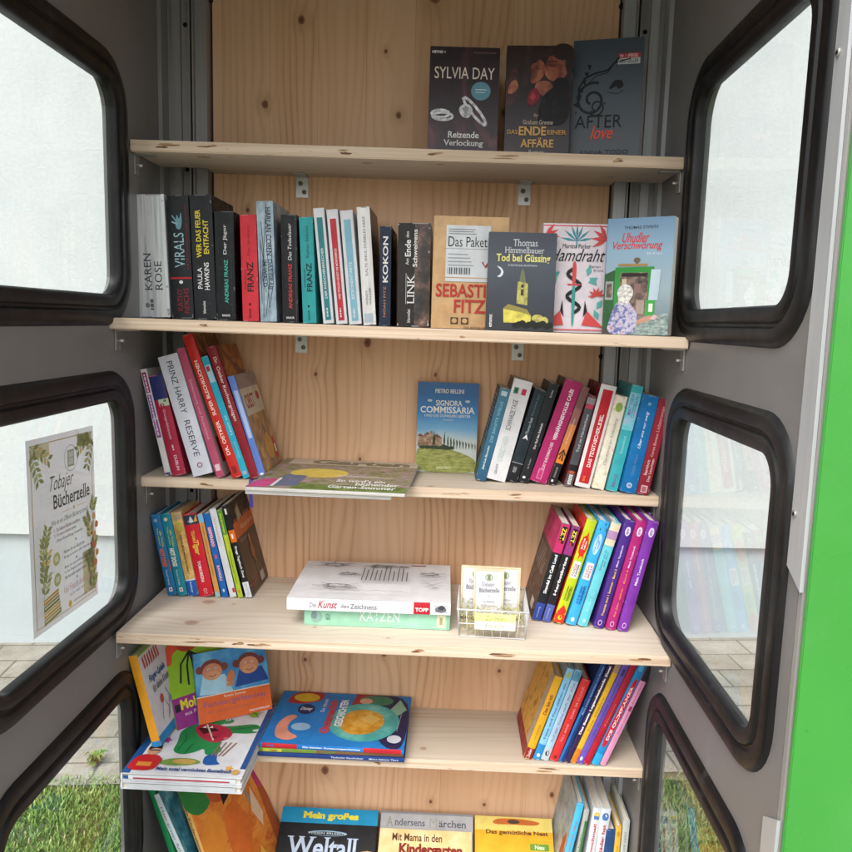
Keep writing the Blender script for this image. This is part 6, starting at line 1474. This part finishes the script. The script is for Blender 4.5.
for q in ((.04, .97, -.5, .26, 5, GO), (.04, .95, -1.2, .24, 5, GL), (.96, .97, 3.6, .26, 5, GO), (.96, .96, 4.3, .26, 5, GL), (.96, .92, 3.0, .2, 4, GD)): ops += twig(*q)
for k in range(7): ops += twig(.86 + .03 * math.sin(k), .06 + .075 * k, 1.1 + .5 * (k % 3), .10, 4, (GL, GO, GD)[k % 3])
for k in range(5): ops += twig(.09, .18 + .06 * k, 1.2 + .3 * (k % 2), .16, 4, (GL, GD, GO)[k % 3])
for k in range(6): ops += [('e', .88 + .03 * math.sin(2 * k), .22 + .055 * k, .028, .02, ('#d0785a', '#d8a068')[k % 2])]
for k, c in enumerate(('#8a8a4a', '#c2a04a', '#6f7a44', '#b08a3c')): ops += [('p', [(.06, .05 + .035 * k), (.30 - .01 * k, .07 + .035 * k), (.30 - .01 * k, .10 + .035 * k), (.06, .08 + .035 * k)], c), ('p', [(.07, .065 + .035 * k), (.28, .082 + .035 * k), (.28, .09 + .035 * k), (.07, .073 + .035 * k)], '#dcd2b0')]
ops += [('l', [(.52 + .10 * math.cos(a * .5236), .865 + .07 * math.sin(a * .5236)) for a in range(13)], .0009, '#7a8a72'), ('r', .47, .82, .57, .91, '#9aa88c'), ('r', .485, .83, .555, .865, '#c4c8c4'), ('r', .485, .87, .555, .90, '#c4c8c4'),
        ('t', "Tobajer", .20, .70, .55, .80, '#55584a', 'h', .0, .45), ('t', "~Bücherzelle", .24, .625, .80, .70, '#4a4c42', 'h', .015), ('e', .54, .595, .015, .01, GO), ('r', .36, .594, .50, .597, GO), ('r', .58, .594, .72, .597, GO),
        ('t', "Wie ist ein Offener Bücherschrank?", .20, .545, .76, .572, '#55584a', 'h', .0, .3), ('t', "1.  Du kannst Bücher ausleihen", .23, .505, .62, .525, '#4a4c52', 'h', .01), ('t', "2.  Du kannst Bücher geben", .23, .475, .56, .495, '#4a4c52', 'h', .01), ('t', "Ohne Anmeldung, kostenlos", .26, .445, .66, .465, '#4a4c52', 'h', .01),
        ('e', .25, .365, .05, .035, GL), ('r', .225, .35, .275, .38, '#d0d0c0'), ('t', "Nimm dir ein Buch mit", .36, .37, .68, .388, '#4a4c52', 'h', .01), ('t', "Bring es zurück oder tausche es", .36, .34, .80, .358, '#4a4c52', 'h', .01),
        ('e', .25, .255, .05, .035, GL), ('r', .225, .24, .275, .27, '#d0d0c0'), ('t', "Bitte nur gut erhaltene Bücher", .36, .285, .80, .303, '#4a4c52', 'h', .01), ('t', "in die Regale stellen und die", .36, .258, .76, .276, '#4a4c52', 'h', .01), ('t', "~Bücherzelle sauber halten", .36, .231, .70, .249, '#4a4c52', 'h', .01),
        ('t', "Viel Freude beim Lesen", .34, .155, .80, .195, '#b89078', 'h', .0, .4), ('t', "ALLES  WIRD  GUT", .42, .125, .66, .14, '#55584a', 'h'), ('e', .42, .085, .025, .018, '#d8b83c'), ('t', "Gemeinde Tobaj", .47, .075, .84, .095, '#7a7a5c', 'h', .01)]
for px_, py_ in ((.54, .42), (.54, .32), (.54, .21)): ops += [('e', px_, py_, .01, .007, '#6a6a64')]
draw(mb, (O, U, V, Nn), ops)
po = mb.build("poster")
tag(po, "notice with leafy gold border stuck inside the left middle window", "poster")
